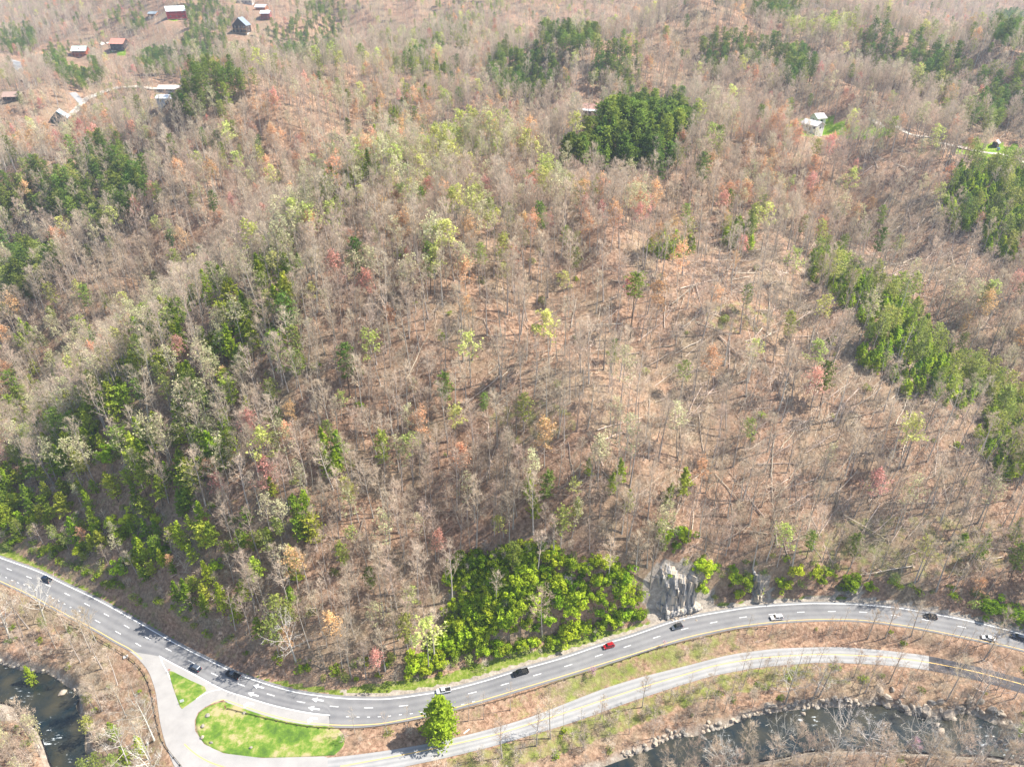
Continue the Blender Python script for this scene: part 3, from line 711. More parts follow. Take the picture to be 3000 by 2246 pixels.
def brush_shape(n=90, rad=1.4, h=1.6):
    cr = MB()
    for i in range(n):
        d = ruv(0.7); p = Vector((rnd.uniform(-1, 1) * rad, rnd.uniform(-1, 1) * rad, -0.1)); sliver(cr, p, d, rnd.uniform(.6, 1.2) * h, 0.09)
    return cr
def rock_mesh(name, m, seed, sx=1, sy=1, sz=0.7):
    q = random.Random(seed); import bmesh
    bm = bmesh.new(); bmesh.ops.create_icosphere(bm, subdivisions=2, radius=1.0)
    pl = [(Vector((q.gauss(0, 1), q.gauss(0, 1), q.gauss(0, 1))).normalized(), q.uniform(.55, .9)) for _ in range(9)]
    for v in bm.verts:
        for n_p, dd in pl:
            k = v.co.dot(n_p)
            if k > dd: v.co -= n_p * (k - dd)
        v.co = Vector((v.co.x * sx, v.co.y * sy, v.co.z * sz)) * (1 + q.uniform(-.04, .04))
    me_ = bpy.data.meshes.new(name); bm.to_mesh(me_); bm.free(); me_.materials.append(m); return me_

def species(key, crown_mats, shapes, bark='bark'):
    out = []
    for tr, cr in shapes:
        out.append((tr.mesh(key + "_trunk", (M[bark],), True), cr.mesh(key + "_crown", [M[k] for k in crown_mats])))
    return out
SP = {}
SP['bare'] = species('bare', ['twig'], [bare_shape(rnd.uniform(22, 27), rnd.uniform(.2, .3), rnd.uniform(.38, .52), spread=rnd.uniform(.34, .46)) for _ in range(4)])
SP['bare_pink'] = species('bare', ['twig_pink'], [bare_shape(rnd.uniform(19, 25), .2, rnd.uniform(.34, .5), spread=.4) for _ in range(3)])
SP['sycamore'] = species('sycamore', ['pale_bark'], [bare_shape(25, .38, .28, nl=16, sub=5, tw=8, spread=.62, tww=.06, wide=1.1, upright=.8) for _ in range(2)], 'pale_bark')
SP['thin'] = species('thin', ['twig'], [bare_shape(21, .17, .5, nl=9, sub=3, tw=5, spread=.3, tww=.045) for _ in range(3)])
SP['dead'] = species('dead', ['log'], [bare_shape(19, .24, .5, nl=6, sub=2, tw=2, spread=.3) for _ in range(2)], 'pale_bark')
SP['lime'] = species('lime', ['twig', 'lime'], [bare_shape(22, .2, .45, nl=13, sub=4, tw=7, spread=.4, buds=1, bud_s=.50) for _ in range(2)])
SP['pale'] = species('pale', ['twig', 'pale'], [bare_shape(22, .2, .42, nl=13, sub=4, tw=7, spread=.4, buds=.8, bud_s=.36) for _ in range(2)])
SP['orange'] = species('orange', ['twig', 'orange'], [bare_shape(19, .18, .35, nl=15, sub=5, tw=8, spread=.46, buds=1, bud_s=.36) for _ in range(2)])
SP['red'] = species('red', ['twig_pink', 'red'], [bare_shape(17, .17, .35, nl=15, sub=5, tw=8, spread=.46, buds=1, bud_s=.36) for _ in range(2)])
SP['pine'] = species('pine', ['dark_bark', 'pine'], [conifer_shape(20, .22, .38, 3.4, 32, 26, .42, .2) for _ in range(3)], 'dark_bark')
SP['dull'] = species('dull', ['bark', 'dull_pine'], [conifer_shape(17, .2, .4, 3.2, 28, 20, .42, .2) for _ in range(2)], 'bark')
SP['hemlock'] = species('hemlock', ['dark_bark', 'bright_pine'], [conifer_shape(15, .2, .12, 3.4, 40, 24, .42, .42, .1) for _ in range(2)], 'dark_bark')
M['young'] = plant_mat('young_needles', (0.18, 0.32, 0.015), (0.50, 0.60, 0.05), trans=.4, spread=.25, hue=.01)
M['ygreen'] = plant_mat('yellow_green_needles', (0.19, 0.29, 0.02), (0.48, 0.55, 0.07), trans=.4, hue=.02, spread=.25)
SP['green'] = species('green', ['dark_bark', 'ygreen'], [conifer_shape(h_, .2, b_, r_, 26, 27, .52, c_) for h_, b_, r_, c_ in ((13, .2, 4.0, .2), (16, .3, 3.6, .34), (11, .12, 3.8, .31))], 'dark_bark')
SP['young'] = species('young', ['dark_bark', 'young'], [conifer_shape(6.5, .1, .03, 2.3, 26, 18, .42, .42) for _ in range(2)], 'dark_bark')
SP['knoll'] = species('knoll', ['dark_bark', 'knoll_pine'], [conifer_shape(h_, .2, b_, r_, 34, 28, .55, c_) for h_, b_, r_, c_ in ((15, .15, 3.8, .34), (12, .1, 3.6, .31), (17, .3, 3.6, .2), (14, .2, 4.2, .2))], 'dark_bark')
SP['wpine'] = species('wpine', ['dark_bark', 'pine'], [conifer_shape(30, .35, .68, 4.6, 24, 34, .5, .2) for _ in range(1)], 'dark_bark')
SP['bush'] = species('bush', ['bush'], [bush_shape() for _ in range(3)], 'dark_bark')
SP['olive'] = species('olive', ['olive'], [bush_shape(2.0, 2.6, 240, .26) for _ in range(2)], 'bark')
SP['ivy'] = species('ivy', ['ivyleaf'], [bush_shape(2.9, 3.6, 760, .40, 8, 17, .3) for _ in range(4)], 'dark_bark')
SP['redbud'] = species('redbud', ['twig_pink', 'pink'], [bare_shape(7, .1, .2, nl=9, sub=4, tw=8, spread=.6, buds=.9, bud_s=.2)])
SP['shrub'] = species('shrub', ['brush'], [bare_shape(4.5, .07, .1, nl=9, sub=3, tw=7, spread=.75, tww=.045) for _ in range(2)], 'dark_bark')

# nearest woods cover first: species choice per place, read off the picture of the slope
def E(u, v, lst):
    m_ = np.full(u.shape, 9.0)
    for e in lst: m_ = np.minimum(m_, ell(u, v, *e))
    return m_
PINES = [(405,70,65,32),(590,70,95,60),(630,150,85,55),(200,190,60,45),(245,240,60,42),(480,205,75,28),(640,290,85,60),(560,330,50,40),(900,130,95,55),(960,70,60,60),(1490,240,60,60),(1570,240,60,70),(1670,140,80,50),(1800,235,75,65),(2320,225,60,50),(2190,185,70,45),(2270,60,70,25),(2620,200,90,50),(2750,250,90,60),(2950,300,90,60),(2560,165,60,40),(2100,190,50,60),(130,590,160,60),(300,520,100,55),(250,640,130,50),(370,600,70,70),(20,640,60,60),(60,840,75,70),(150,800,50,50),(60,130,50,40),(2950,110,60,60),(2870,380,60,30)]
KNOLL = [(1880,420,135,100),(1780,455,105,70),(1950,400,70,80),(1690,480,50,28)]
HEML = [(680,930,55,75),(700,1040,45,60),(860,820,45,60),(560,1110,50,60),(640,1290,75,70),(200,1270,50,60),(130,1460,120,70),(330,1430,60,60),(550,1420,50,50),(430,1570,70,60),(90,1550,120,40),(560,1740,60,60),(690,1800,40,50),(980,1370,40,50),(870,1600,50,60),(470,980,60,50),(1560,1460,30,40),(1780,1420,50,60),(1950,1460,50,50),(1660,1540,60,40),(2870,1600,60,50),(2570,860,30,30)]
YOUNG = [(2420,790,50,50),(2500,850,65,50),(2570,920,60,45),(2650,990,65,45),(2560,1040,45,45),(2740,1060,60,40),(2850,1130,75,40),(2940,1210,60,55),(2900,1300,45,40),(2960,1360,45,50),(2610,980,50,40),(2790,1150,60,40),(2640,920,50,30),(2700,1100,60,45),(2900,560,110,70),(2960,680,80,80),(2820,620,60,60),(1960,735,60,25),(2660,1120,50,40),(2160,700,40,40)]
LIMES = [(1150,640,160,22),(950,745,90,22),(1600,500,80,20),(1000,230,120,18),(1360,490,170,35),(1180,560,130,35),(1320,540,60,40),(1100,620,80,40),(1500,20,160,25),(2440,120,150,28),(2640,170,80,30),(2740,290,40,30),(1420,700,60,60),(1280,850,70,70),(850,830,50,40),(1640,620,60,60),(2620,720,50,40)]
ORNG = [(2300,500,130,120),(2450,330,60,30),(2200,640,120,60),(2560,140,40,30),(1230,800,80,60),(560,240,40,20),(430,430,60,25),(1530,480,50,40),(2380,560,80,60),(1000,400,300,120),(1900,700,250,60),(150,400,180,90)]
SPARSE = [(1700,1150,330,230),(2350,1050,420,330),(2600,1300,400,260),(2250,1480,350,120),(2700,760,250,140),(2050,800,260,150),(1500,1050,300,140),(2780,1560,260,100),(2740,530,280,90)]
IVY = [(1450,1810,140,100),(1560,1730,190,130),(1720,1760,160,120),(1830,1790,70,70),(1380,1680,70,60)]
IVY2 = [(2370,1728,190,42),(2620,1765,120,25),(2850,1800,120,20),(2060,1690,50,40),(200,1690,40,10),(330,1745,40,12),(2100,1740,40,45),(2160,1700,30,40),(2290,1710,60,45),(2380,1700,70,45),(2470,1730,60,30),(2160,1730,40,40),(1960,1570,60,35),(1300,1900,50,60),(1230,1940,40,30),(2600,1750,80,25),(2950,1800,60,25)]
BARE_GROUND = [(2400,368,100,30),(2900,440,100,20),(2530,380,80,16)]
HOUSE_CLEAR = [(170,385,50,58),(235,190,38,46),(348,165,42,48),(497,285,58,42),(484,325,30,34),(513,72,40,42),(450,62,28,30),(708,112,38,44),(779,72,26,34),(765,42,24,26),(718,18,32,28),(1725,350,42,50),(35,310,34,44),(2395,415,75,68),(2920,440,38,36),(118,175,24,26)]

def scatter_pts(x0, x1, y0, y1, cell, rs):
    nx = int((x1 - x0) / cell); ny = int((y1 - y0) / cell)
    X, Y = np.meshgrid(np.arange(nx), np.arange(ny)); X = x0 + (X + rs.rand(*X.shape)) * cell; Y = y0 + (Y + rs.rand(*Y.shape)) * cell
    return X.ravel(), Y.ravel()
def prep(x, y, mu=260, mv=330):
    u, v, d = proj(x, y, np.interp(y, [0, 200, 400, 2000], [0, 20, 100, 200]))
    z = grid_h(x, y); u, v, d = proj(x, y, z)
    k = (u > -mu) & (u < 3000 + mu) & (v > -140) & (v < 2246 + mv)
    x, y, z, u, v, d = [a[k] for a in (x, y, z, u, v, d)]
    Q = np.stack([x, y], 1); return x, y, z, u, v, d, dists(Q)
rs = np.random.RandomState(3)
X1, Y1 = scatter_pts(-420, 420, 90, 500, 4.5, rs); X2, Y2 = scatter_pts(-900, 900, 500, 1000, 5.3, rs); X3, Y3 = scatter_pts(-1800, 1800, 1000, 2300, 7.3, rs)
x, y, z, u, v, d, D = prep(np.concatenate([X1, X2, X3]), np.concatenate([Y1, Y2, Y3]))
up_h = y > np.interp(x, foot_w[:, 0], foot_w[:, 1]) + 1.0
lane_d = np.full(len(x), 99.0)
for P in LANES_W:
    k = (abs(x - P[:, 0].mean()) < 250) & (abs(y - P[:, 1].mean()) < 250); lane_d[k] = np.minimum(lane_d[k], segdist(P, np.stack([x, y], 1)[k], False)[0])
rr = rs.rand(len(x)); r2 = rs.rand(len(x)); r3 = rs.rand(len(x))
nzv = np.sin(x * .031 + 1.7 * np.sin(y * .021)) * np.sin(y * .027 + x * .011)      # slow drift of the mix
sp = np.full(len(x), '', dtype='<U9')
e_sparse = E(u, v, SPARSE)
dens = np.where(e_sparse < 1, 0.36, np.where(e_sparse < 1.5, 0.36 + 0.5 * (e_sparse - 1) / .5 * .8, 0.8)); dens = np.where(v < 700, np.maximum(dens, .38), dens)
dens = np.where((v > 1150) & (u < 1300), 0.78, dens)
dens = np.where(E(u, v, PINES) < 1.15, .97, dens)
keep = up_h & (rr < dens) & (D[0] > np.where(u < 650, 7.5, 5.5))
def pick(mask, p, names):
    m_ = mask & (r2 < p); i = np.nonzero(m_)[0]
    sp[i] = np.array(names)[(r3[i] * len(names)).astype(int) % len(names)]
sp[:] = np.array(['bare', 'bare', 'bare_pink', 'bare', 'thin', 'bare_pink'])[(r3 * 6).astype(int)]
greenish = (u < 900) & (v > 900)
pick(r2 < 1, 0.045 + 0, ['dull', 'pine'])
pick(r2 > .06, 1, ['x']) if False else None
r4 = rs.rand(len(x))
def pick4(mask, p, names):
    global r4
    m_ = mask & (rs.rand(len(x)) < p); i = np.nonzero(m_)[0]
    sp[i] = np.array(names)[(rs.rand(len(i)) * len(names)).astype(int)]
pick4(v > 0, .06, ['pale', 'pale', 'lime']); pick4(v > 0, .045, ['orange', 'red', 'orange'])
pick4(greenish, .26, ['hemlock', 'green', 'green', 'dull', 'pale']); pick4(greenish & (v > 1200) & (nzv > -.4), .42, ['green', 'green', 'olive', 'ivy', 'hemlock', 'dull']); pick4(abs((v - 900) + (u - 780) * 1.5) < 130, .36, ['hemlock', 'green', 'green', 'pale'])
pick4((u < 1500) & (v < 800) & (nzv > .25), .14, ['pine', 'dull', 'pale'])
pick4(E(u, v, ORNG) < 1, .27, ['orange', 'red', 'orange', 'pale'])
pick4(E(u, v, LIMES) < 1, .62, ['lime', 'pale'])
pick4(E(u, v, PINES) < 1.15, .86, ['pine', 'pine', 'dull'])
pick4(E(u, v, HEML) < 1.15, .68, ['hemlock', 'green', 'green', 'green', 'pale', 'bare'])
pick4((e_sparse < 1) & (v > 700) & (sp != 'young'), .5, ['dead', 'thin', 'thin'])
ky = E(u, v, YOUNG) < 1.1; keep |= ky & (rr < .85) & up_h; pick4(ky, .97, ['young', 'young', 'young', 'dull'])
kk = E(u, v, KNOLL) < 1 + .35 * np.sin(x * .13) * np.sin(y * .11) + .3 * (rs.rand(len(x)) - .5); keep |= kk & up_h; pick4(kk, 1.1, ['knoll'])
iv = (E(u, v, IVY) < 1); iv2 = E(u, v, IVY2) < 1
keep &= ~((iv | iv2) & (rr > .1))
keep &= ~(E(u, v, BARE_GROUND) < 1); keep &= ~(E(u, v, HOUSE_CLEAR) < 1); keep &= lane_d > 5
keep &= ~(ell(u, v, 1990, 1745, 80, 95) < 1); keep &= ~((E(u, v, [(1800,540,190,45)]) < 1) & (rr > .12))
# keep the view over the house lawn: only thin trees right below it
keep &= ~((E(u, v, [(2380,440,60,50),(500,330,50,30)]) < 1) & (rr > .25))
keep &= ~(ky & (sp == 'young'))
xy_, yy_ = scatter_pts(60, 520, 200, 560, 3.0, rs); xy_, yy_, zy_, uy_, vy_, dy_, Dy_ = prep(xy_, yy_, 60, 0)
kyy = (E(uy_, vy_, YOUNG) < 1.25 + .3 * np.sin(xy_ * .25) * np.sin(yy_ * .21)) & (rs.rand(len(xy_)) < .85)
T_ = [dict(sp='young', x=xy_[i], y=yy_[i], z=zy_[i], u=uy_[i], v=vy_[i], d=dy_[i], s=.6 + .75 * rs.rand() ** 1.5, hero=None) for i in np.nonzero(kyy)[0]]
pick4((u < 680) & (u > -50) & (D[0] < 30), .6, ['green', 'olive', 'ivy', 'green', 'hemlock'])
near_l = (u < 680) & (u > 60) & (D[0] < 27)
T_ += [dict(sp=sp[i], x=x[i], y=y[i], z=z[i], u=u[i], v=v[i], d=d[i], s=(0.58 + .66 * rs.rand() ** .8) * ((.8 if sp[i] in ('green', 'hemlock', 'olive', 'ivy') else .5) if near_l[i] else 1), hero=None) for i in np.nonzero(keep)[0]]
for t in T_:
    t['s'] *= 1 - .22 * min(1, max(0, (t['y'] - 400) / 500))
    if t['sp'] in ('olive', 'ivy'): t['s'] *= 1.6
print("forest trees", len(T_))

# hand placed trees: those of the road verges and river banks, and the ones that stand out on the slope
def add(spn, u_, v_, s=1.0, hero=None):
    X, Y, Z = hit(u_, v_); dd = proj(X, Y, Z)[2]
    T_.append(dict(sp=spn, x=X, y=Y, z=Z, u=u_, v=v_, d=float(dd), s=s, hero=hero))
add('wpine', 1845, 1000, 1.0, "tall pine with a bare trunk and small spreading crown on the fallen-timber slope")
add('lime', 1610, 1095, 1.2, "bright lime green leafing tree standing alone in the open centre slope")
add('pine', 1800, 1130 - 60, .6)
for u_, v_, s in [(1373,2116,.75),(1418,2106,.7),(1496,2079,.7),(1471,2221,.85),(1571,2187,.85),(1613,2166,.95),(1653,2146,.6),(1881,2074,.8),(1041,2151,.7),(1136,2155,.65),(1194,2133,.6),(2018,2029,.55),(2093,2079,.75),(2142,2029,.7),(2176,2011,.75),(2267,1988,.7),(2295,1968,.6),(2332,1966,.7),(2357,1970,.7),(2398,2042,1.0),(2502,1993,.6),(2533,2031,.8),(2603,2002,.8),(2628,2009,.7),(2687,1966,.5),(2786,1997,.7),(2773,2051,1.0),(2845,2060,.9),(2895,2011,.55),(2940,2015,.55),(2972,2045,.8),(2251,1871,.7),(2423,1864,.55),(2450,1857,.5),(2493,1864,.5),(2540,1875,.8),(2594,1868,.8),(2642,1871,.6),(2669,1864,.85),(2696,1875,.7),(2805,1875,.6),(2823,1907,.7),(2881,1934,.9),(2780,1890,.6),(2905,1880,.8)]:
    add('thin' if s < .78 else 'bare', u_, v_, s, 'roads')
for u_, v_, s in [(80,1805,.9),(134,1825,.9),(85,1843,1.0),(199,1848,.85),(261,1897,.9),(283,1883,.9),(163,1899,.9),(69,1868,.9),(33,1877,1),(214,1899,.8),(267,1911,.9),(237,1941,.8),(344,2006,.85),(300,1960,.8),(452,2169,.9),(441,2223,.8),(330,2228,.9),(370,2101,.8),(20,1830,.9),(-20,1860,1),(400,2050,.6),(300,2080,.8),(410,2190,.8),(380,2250,.8),(20,2290,.9),(-40,2240,1.),(100,2330,.9),(60,2250,.7),(460,2290,.8)]:
    add(random.choice(['bare', 'sycamore', 'thin', 'bare']), u_, v_, s, 'lbank')
for u_, v_, s in [(2271,2223,.8),(2316,2223,.8),(2445,2194,.9),(2479,2219,.9),(2511,2223,.9),(2642,2205,.9),(2778,2223,.9),(2880,2232,.9),(2940,2232,.9),(2967,2237,.8),(2100,2290,.8),(2200,2270,.8),(2370,2240,.8),(2560,2250,.9),(2700,2260,.9),(2830,2262,.8),(1950,2330,.9),(2410,2280,.9),(2000,2300,.6),(3030,2260,1.)]:
    add(random.choice(['bare', 'bare', 'sycamore']), u_, v_, s, 'sbank')
for k in range(85):
    u_ = random.uniform(1850, 3030); add(random.choice(['bare', 'thin', 'bare_pink', 'bare']), u_, random.uniform(2225, 2330), random.uniform(.5, .9), 'sbank')
for k in range(40):
    u_ = random.uniform(-30, 430); v_ = random.uniform(1850, 2330)
    if not (u_ < 265 and 1945 < v_ < 2246 and u_ > (v_ - 2055) * .75) and u_ < 250 + (v_ - 1850) * .55: add(random.choice(['bare', 'thin', 'bare_pink', 'dull']), u_, v_, random.uniform(.45, .8), 'lbank')
for k in range(40): add(random.choice(['bare', 'thin', 'bare_pink', 'pale']), random.uniform(-60, 125), random.uniform(2110, 2330) , random.uniform(.5, .8), 'lbank')
for k in range(70):
    u_ = random.uniform(1700, 3020); lo = float(interp_px(S_LO, u_)) + 14; hi = float(np.interp(u_, [1811, 2000, 2188, 2400, 2700, 3000], [2215, 2150, 2090, 2060, 2080, 2130]))
    add(random.choice(['thin', 'thin', 'bare', 'bare_pink']), u_, random.uniform(lo, max(lo + 5, hi)), random.uniform(.3, .65), 'roads')
for k in range(26):
    u_ = random.uniform(2150, 3020); lo = float(interp_px(Y2_EDGE, u_)) + 22; hi = float(interp_px(S_UP, u_)) - 8
    add('thin', u_, random.uniform(lo, max(lo + 4, hi)), random.uniform(.3, .6), 'roads')
add('sycamore', 868, 1940, .95, "large white-barked bare tree leaning wide over the highway bend, west of the ivy bluff")
add('sycamore', 2300, 2062, .85, "white-barked bare tree with spreading limbs at the boulder-lined river edge")
add('sycamore', 2380, 2050, .8, 'roads')
add('sycamore', 2860, 2065, .8, 'roads'); add('pale', 2405, 2035, .5, 'roads')
for u_, v_, s in [(1735,1990,.75),(1945,1893,.45),(2668,2195,.8),(2690,2205,.5)]:
    add('redbud', u_, v_, s, "small pink flowering tree on the grass bank beside the guardrail" if u_ == 1735 else ("tiny pink flowering tree next to the highway rail" if u_ == 1945 else ("purple flowering tree on the far river bank" if u_ == 2668 else "smaller pale purple flowering tree on the far river bank")))
for u_, v_, s in [(620,900,1.25),(852,850,1.2),(640,1400,1.5),(200,1300,1.1),(690,1060,1.2),(560,1150,1.),(985,1400,.9),(1000,1380,.8),(230,1600,1.),(600,1570,1.1),(870,1700,.9),(660,1790,1.1),(700,1830,.8),(430,1650,1.),(560,1790,1.1),(2540,1600,.0),(2860,1640,1.),(2960,1590,.9),(1570,1520,.9),(1720,1400,.6),(1790,1450,.8),(1840,1500,.7),(1950,1480,.7),(1690,1520,.7),(1820,1420,.8)]:
    if s: add('hemlock', u_, v_, s)
for u_, v_ in [(340,2170),(420,2210),(100,2010),(2980,2180),(380,2240)]: add('hemlock' if u_ < 1000 else 'dull', u_, v_, .7, 'bankgreen')

# ------------------------------------------------------------------ placing: the 300 that show largest of each kind singly, the rest as massed woods
NAMES = {'bare': ('bare_tree', 'bare'), 'bare_pink': ('bare_tree', 'bare'), 'thin': ('bare_tree', 'bare'), 'sycamore': ('bare_tree', 'bare'), 'dead': ('bare_tree', 'bare'),
         'lime': ('budding_tree', 'bud'), 'pale': ('budding_tree', 'bud'), 'orange': ('budding_tree', 'bud'), 'red': ('budding_tree', 'bud'),
         'pine': ('pine_tree', 'pine'), 'dull': ('pine_tree', 'pine'), 'wpine': ('pine_tree', 'pine'), 'green': ('hemlock_tree', 'hem'), 'knoll': ('spruce_tree', 'spr'), 'hemlock': ('hemlock_tree', 'hem'),
         'young': ('young_pine', 'yp'), 'redbud': ('flowering_tree', 'fl'), 'bush': ('leafy_bush', 'bu'), 'olive': ('leafy_bush', 'bu'), 'ivy': ('leafy_bush', 'bu'), 'shrub': ('bare_bush', 'bb')}
HGT = {'bare': 24, 'bare_pink': 22, 'thin': 21, 'sycamore': 25, 'dead': 19, 'lime': 22, 'pale': 22, 'orange': 19, 'red': 17, 'pine': 20, 'dull': 17, 'wpine': 30, 'green': 13, 'knoll': 17, 'hemlock': 15, 'young': 7, 'redbud': 7, 'bush': 2.5, 'olive': 3.2, 'ivy': 4.5, 'shrub': 4.5}
KINDW = {'bare': 'bare grey tree', 'bare_pink': 'bare pinkish-grey tree', 'thin': 'slim bare tree', 'sycamore': 'white-barked bare tree', 'dead': 'dead pale snag tree', 'lime': 'lime green budding tree', 'pale': 'pale yellow-green budding tree',
         'orange': 'orange budding tree', 'red': 'red budding tree', 'pine': 'dark green pine', 'dull': 'olive green pine', 'green': 'yellow-green hemlock', 'knoll': 'dark green spruce', 'hemlock': 'bright green hemlock', 'young': 'young bright green pine', 'redbud': 'pink flowering tree', 'bush': 'bright green leafy bush', 'olive': 'olive green leafy bush', 'ivy': 'tall bright green bush', 'shrub': 'brown leafless bush'}
def zone(u_, v_, hero=None):
    if hero == 'sbank': return "on the far bank of the river"
    if hero in ('lbank', 'bankgreen') and u_ < 1000: return "between the junction guardrail and the river"
    low = v_ > np.interp(u_, [a for a, b in FOOT], [b for a, b in FOOT])
    if low:
        if u_ < 560: return "between the junction guardrail and the river"
        if v_ > interp_px(S_LO, u_): return "on the bank between the side road and the river" if v_ < np.interp(u_, [a for a, b in WL_UP[13:]], [b for a, b in WL_UP[13:]]) + 10 else "on the far bank of the river"
        return "on the strip between highway and side road"
    if v_ < 480:
        return "in the woods around the hillside cabins" if u_ < 850 else ("in the woods near the white house and lawn" if u_ > 2100 else "in the woods around the old barn")
    if v_ < 850: return "high on the western slope above the bend" if u_ < 1000 else ("on the ridge below the spruce knoll" if u_ < 2050 else "among fallen timber below the white house")
    if v_ < 1500: return "on the slope above the road junction" if u_ < 900 else ("in the open centre of the slope" if u_ < 1850 else "among fallen timber above the rock cut")
    return "on the steep foot of the slope above the junction" if u_ < 1000 else ("around the bright green bluff by the highway" if u_ < 1900 else "at the slope foot above the rock cut")
def is_in(t):
    h = HGT[t['sp']] * t['s']; return -20 < t['u'] < 3020 and 0 < t['v'] - h / t['d'] * F * .4 < 2300
protos = {}; TOLABEL = []
CAT = {'bare_tree': 'tree', 'budding_tree': 'tree', 'pine_tree': 'tree', 'spruce_tree': 'tree', 'hemlock_tree': 'tree', 'young_pine': 'tree', 'flowering_tree': 'tree', 'leafy_bush': 'bush', 'bare_bush': 'bush'}
def place(t):
    name = NAMES[t['sp']][0]; vs = SP[t['sp']]; k = int((t['x'] * 7.3 + t['y'] * 3.1) % len(vs)) % len(vs)
    loc = (t['x'], t['y'], t['z'] - .1); lean = .05 if t['hero'] != 'roads' else .03
    rot = (rnd.gauss(0, lean), rnd.gauss(0, lean), rnd.uniform(0, 6.28)); sc_ = t['s'] * rnd.uniform(.95, 1.05)
    key = (t['sp'], k)
    if key not in protos:
        r = empty(name, loc); tr, cr = vs[k]
        obj('stem' if 'bush' in name else 'trunk', tr, r); obj('crown' if 'bush' not in name else 'foliage', cr, r); r.rotation_euler = rot; r.scale = (sc_,) * 3; protos[key] = r
    else: r = copy_tree(protos[key], loc, rot, (sc_,) * 3); 
    if t['hero'] and len(t['hero']) > 12: tag(r, t['hero'], CAT[name])
    else: TOLABEL.append((r, KINDW[t['sp']], CAT[name], t['u'], t['v'], zone(t['u'], t['v'], t['hero'])))
    return r
def gn_scatter(name, label, cat, recs):
    """one object that instances the joined trunk-and-crown meshes on its own points"""
    keys = sorted({(t['sp'], i) for t in recs for i in range(len(SP[t['sp']]))})
    coll = bpy.data.collections.new(name + "_kinds"); num = {}
    for n_k, (s_, i) in enumerate(keys):
        tr, cr = SP[s_][i]
        nv = len(tr.vertices); vs = [v_.co[:] for v_ in tr.vertices] + [v_.co[:] for v_ in cr.vertices]
        fs = [tuple(p.vertices) for p in tr.polygons] + [tuple(a + nv for a in p.vertices) for p in cr.polygons]
        mi = [0] * len(tr.polygons) + [p.material_index + 1 for p in cr.polygons]
        o = bpy.data.objects.new("%s_kind_%03d" % (name, n_k), mesh("tree_kind", vs, fs, [tr.materials[0]] + list(cr.materials), mi)); coll.objects.link(o); num[(s_, i)] = n_k
    me_ = bpy.data.meshes.new(name); me_.from_pydata([(t['x'], t['y'], t['z'] - .1) for t in recs], [], [])
    n = len(recs)
    at = me_.attributes.new("kind_index", 'INT', 'POINT'); at.data.foreach_set("value", np.array([num[(t['sp'], int(rs.randint(len(SP[t['sp']]))))] for t in recs], np.int32))
    rot = np.stack([rs.normal(0, .05, n), rs.normal(0, .05, n), rs.uniform(0, 6.28, n)], 1)
    for i, t in enumerate(recs):
        if 'rot' in t: rot[i] = t['rot']
    at = me_.attributes.new("turn", 'FLOAT_VECTOR', 'POINT'); at.data.foreach_set("vector", rot.astype(np.float32).ravel())
    at = me_.attributes.new("size", 'FLOAT', 'POINT'); at.data.foreach_set("value", np.array([t['s'] for t in recs], np.float32))
    o = obj(name, me_); tag(o, label, cat, kind='stuff')
    ng = bpy.data.node_groups.new(name, 'GeometryNodeTree'); ng.interface.new_socket("Geometry", in_out='INPUT', socket_type='NodeSocketGeometry'); ng.interface.new_socket("Geometry", in_out='OUTPUT', socket_type='NodeSocketGeometry')
    N, L = ng.nodes, ng.links
    gi, go = N.new("NodeGroupInput"), N.new("NodeGroupOutput"); ip = N.new("GeometryNodeInstanceOnPoints"); ci = N.new("GeometryNodeCollectionInfo")
    ci.inputs["Collection"].default_value = coll; ci.inputs["Separate Children"].default_value = True; ci.inputs["Reset Children"].default_value = True
    def na(nm, ty):
        a = N.new("GeometryNodeInputNamedAttribute"); a.data_type = ty; a.inputs["Name"].default_value = nm
        return [s_ for s_ in a.outputs if s_.enabled and s_.name == "Attribute"][0]
    er = N.new("FunctionNodeEulerToRotation"); L.new(na("turn", 'FLOAT_VECTOR'), er.inputs[0])
    L.new(gi.outputs[0], ip.inputs["Points"]); L.new(ci.outputs[0], ip.inputs["Instance"]); ip.inputs["Pick Instance"].default_value = True
    L.new(na("kind_index", 'INT'), ip.inputs["Instance Index"]); L.new(er.outputs[0], ip.inputs["Rotation"]); L.new(na("size", 'FLOAT'), ip.inputs["Scale"])
    L.new(ip.outputs[0], go.inputs[0]); md = o.modifiers.new("scatter", 'NODES'); md.node_group = ng
    return o
by = {}
for t in T_: by.setdefault(NAMES[t['sp']][0], []).append(t)
MASS = {'bare_tree': ("bare_woods", "grey leafless woods massed over the slopes behind the single trees", "woods"), 'budding_tree': ("budding_woods", "lime, orange and red budding trees scattered through the far woods", "woods"),
        'pine_tree': ("pine_woods", "dark green pines massed in groves on the far slopes", "woods"), 'spruce_tree': ("spruce_woods", "dense dark spruces covering the knoll", "woods"), 'hemlock_tree': ("hemlock_woods", "bright hemlocks scattered low on the slope", "woods"),
        'young_pine': ("young_pine_thicket", "thicket of young bright pines along the eastern spur", "thicket"), 'leafy_bush': ("leafy_thicket", "olive and green bushes massed under the bare trees", "thicket")}
def spread(kind, recs, limit=290):
    recs.sort(key=lambda t: -(HGT[t['sp']] * t['s'] / t['d'] * (1 if is_in(t) else .02) * (9 if t['hero'] else 1)))
    for t in recs[:limit]: place(t)
    if len(recs) > limit: gn_scatter(*MASS[kind], recs[limit:])
for kind, recs in by.items():
    print(kind, len(recs))
    if kind != 'leafy_bush': spread(kind, recs)

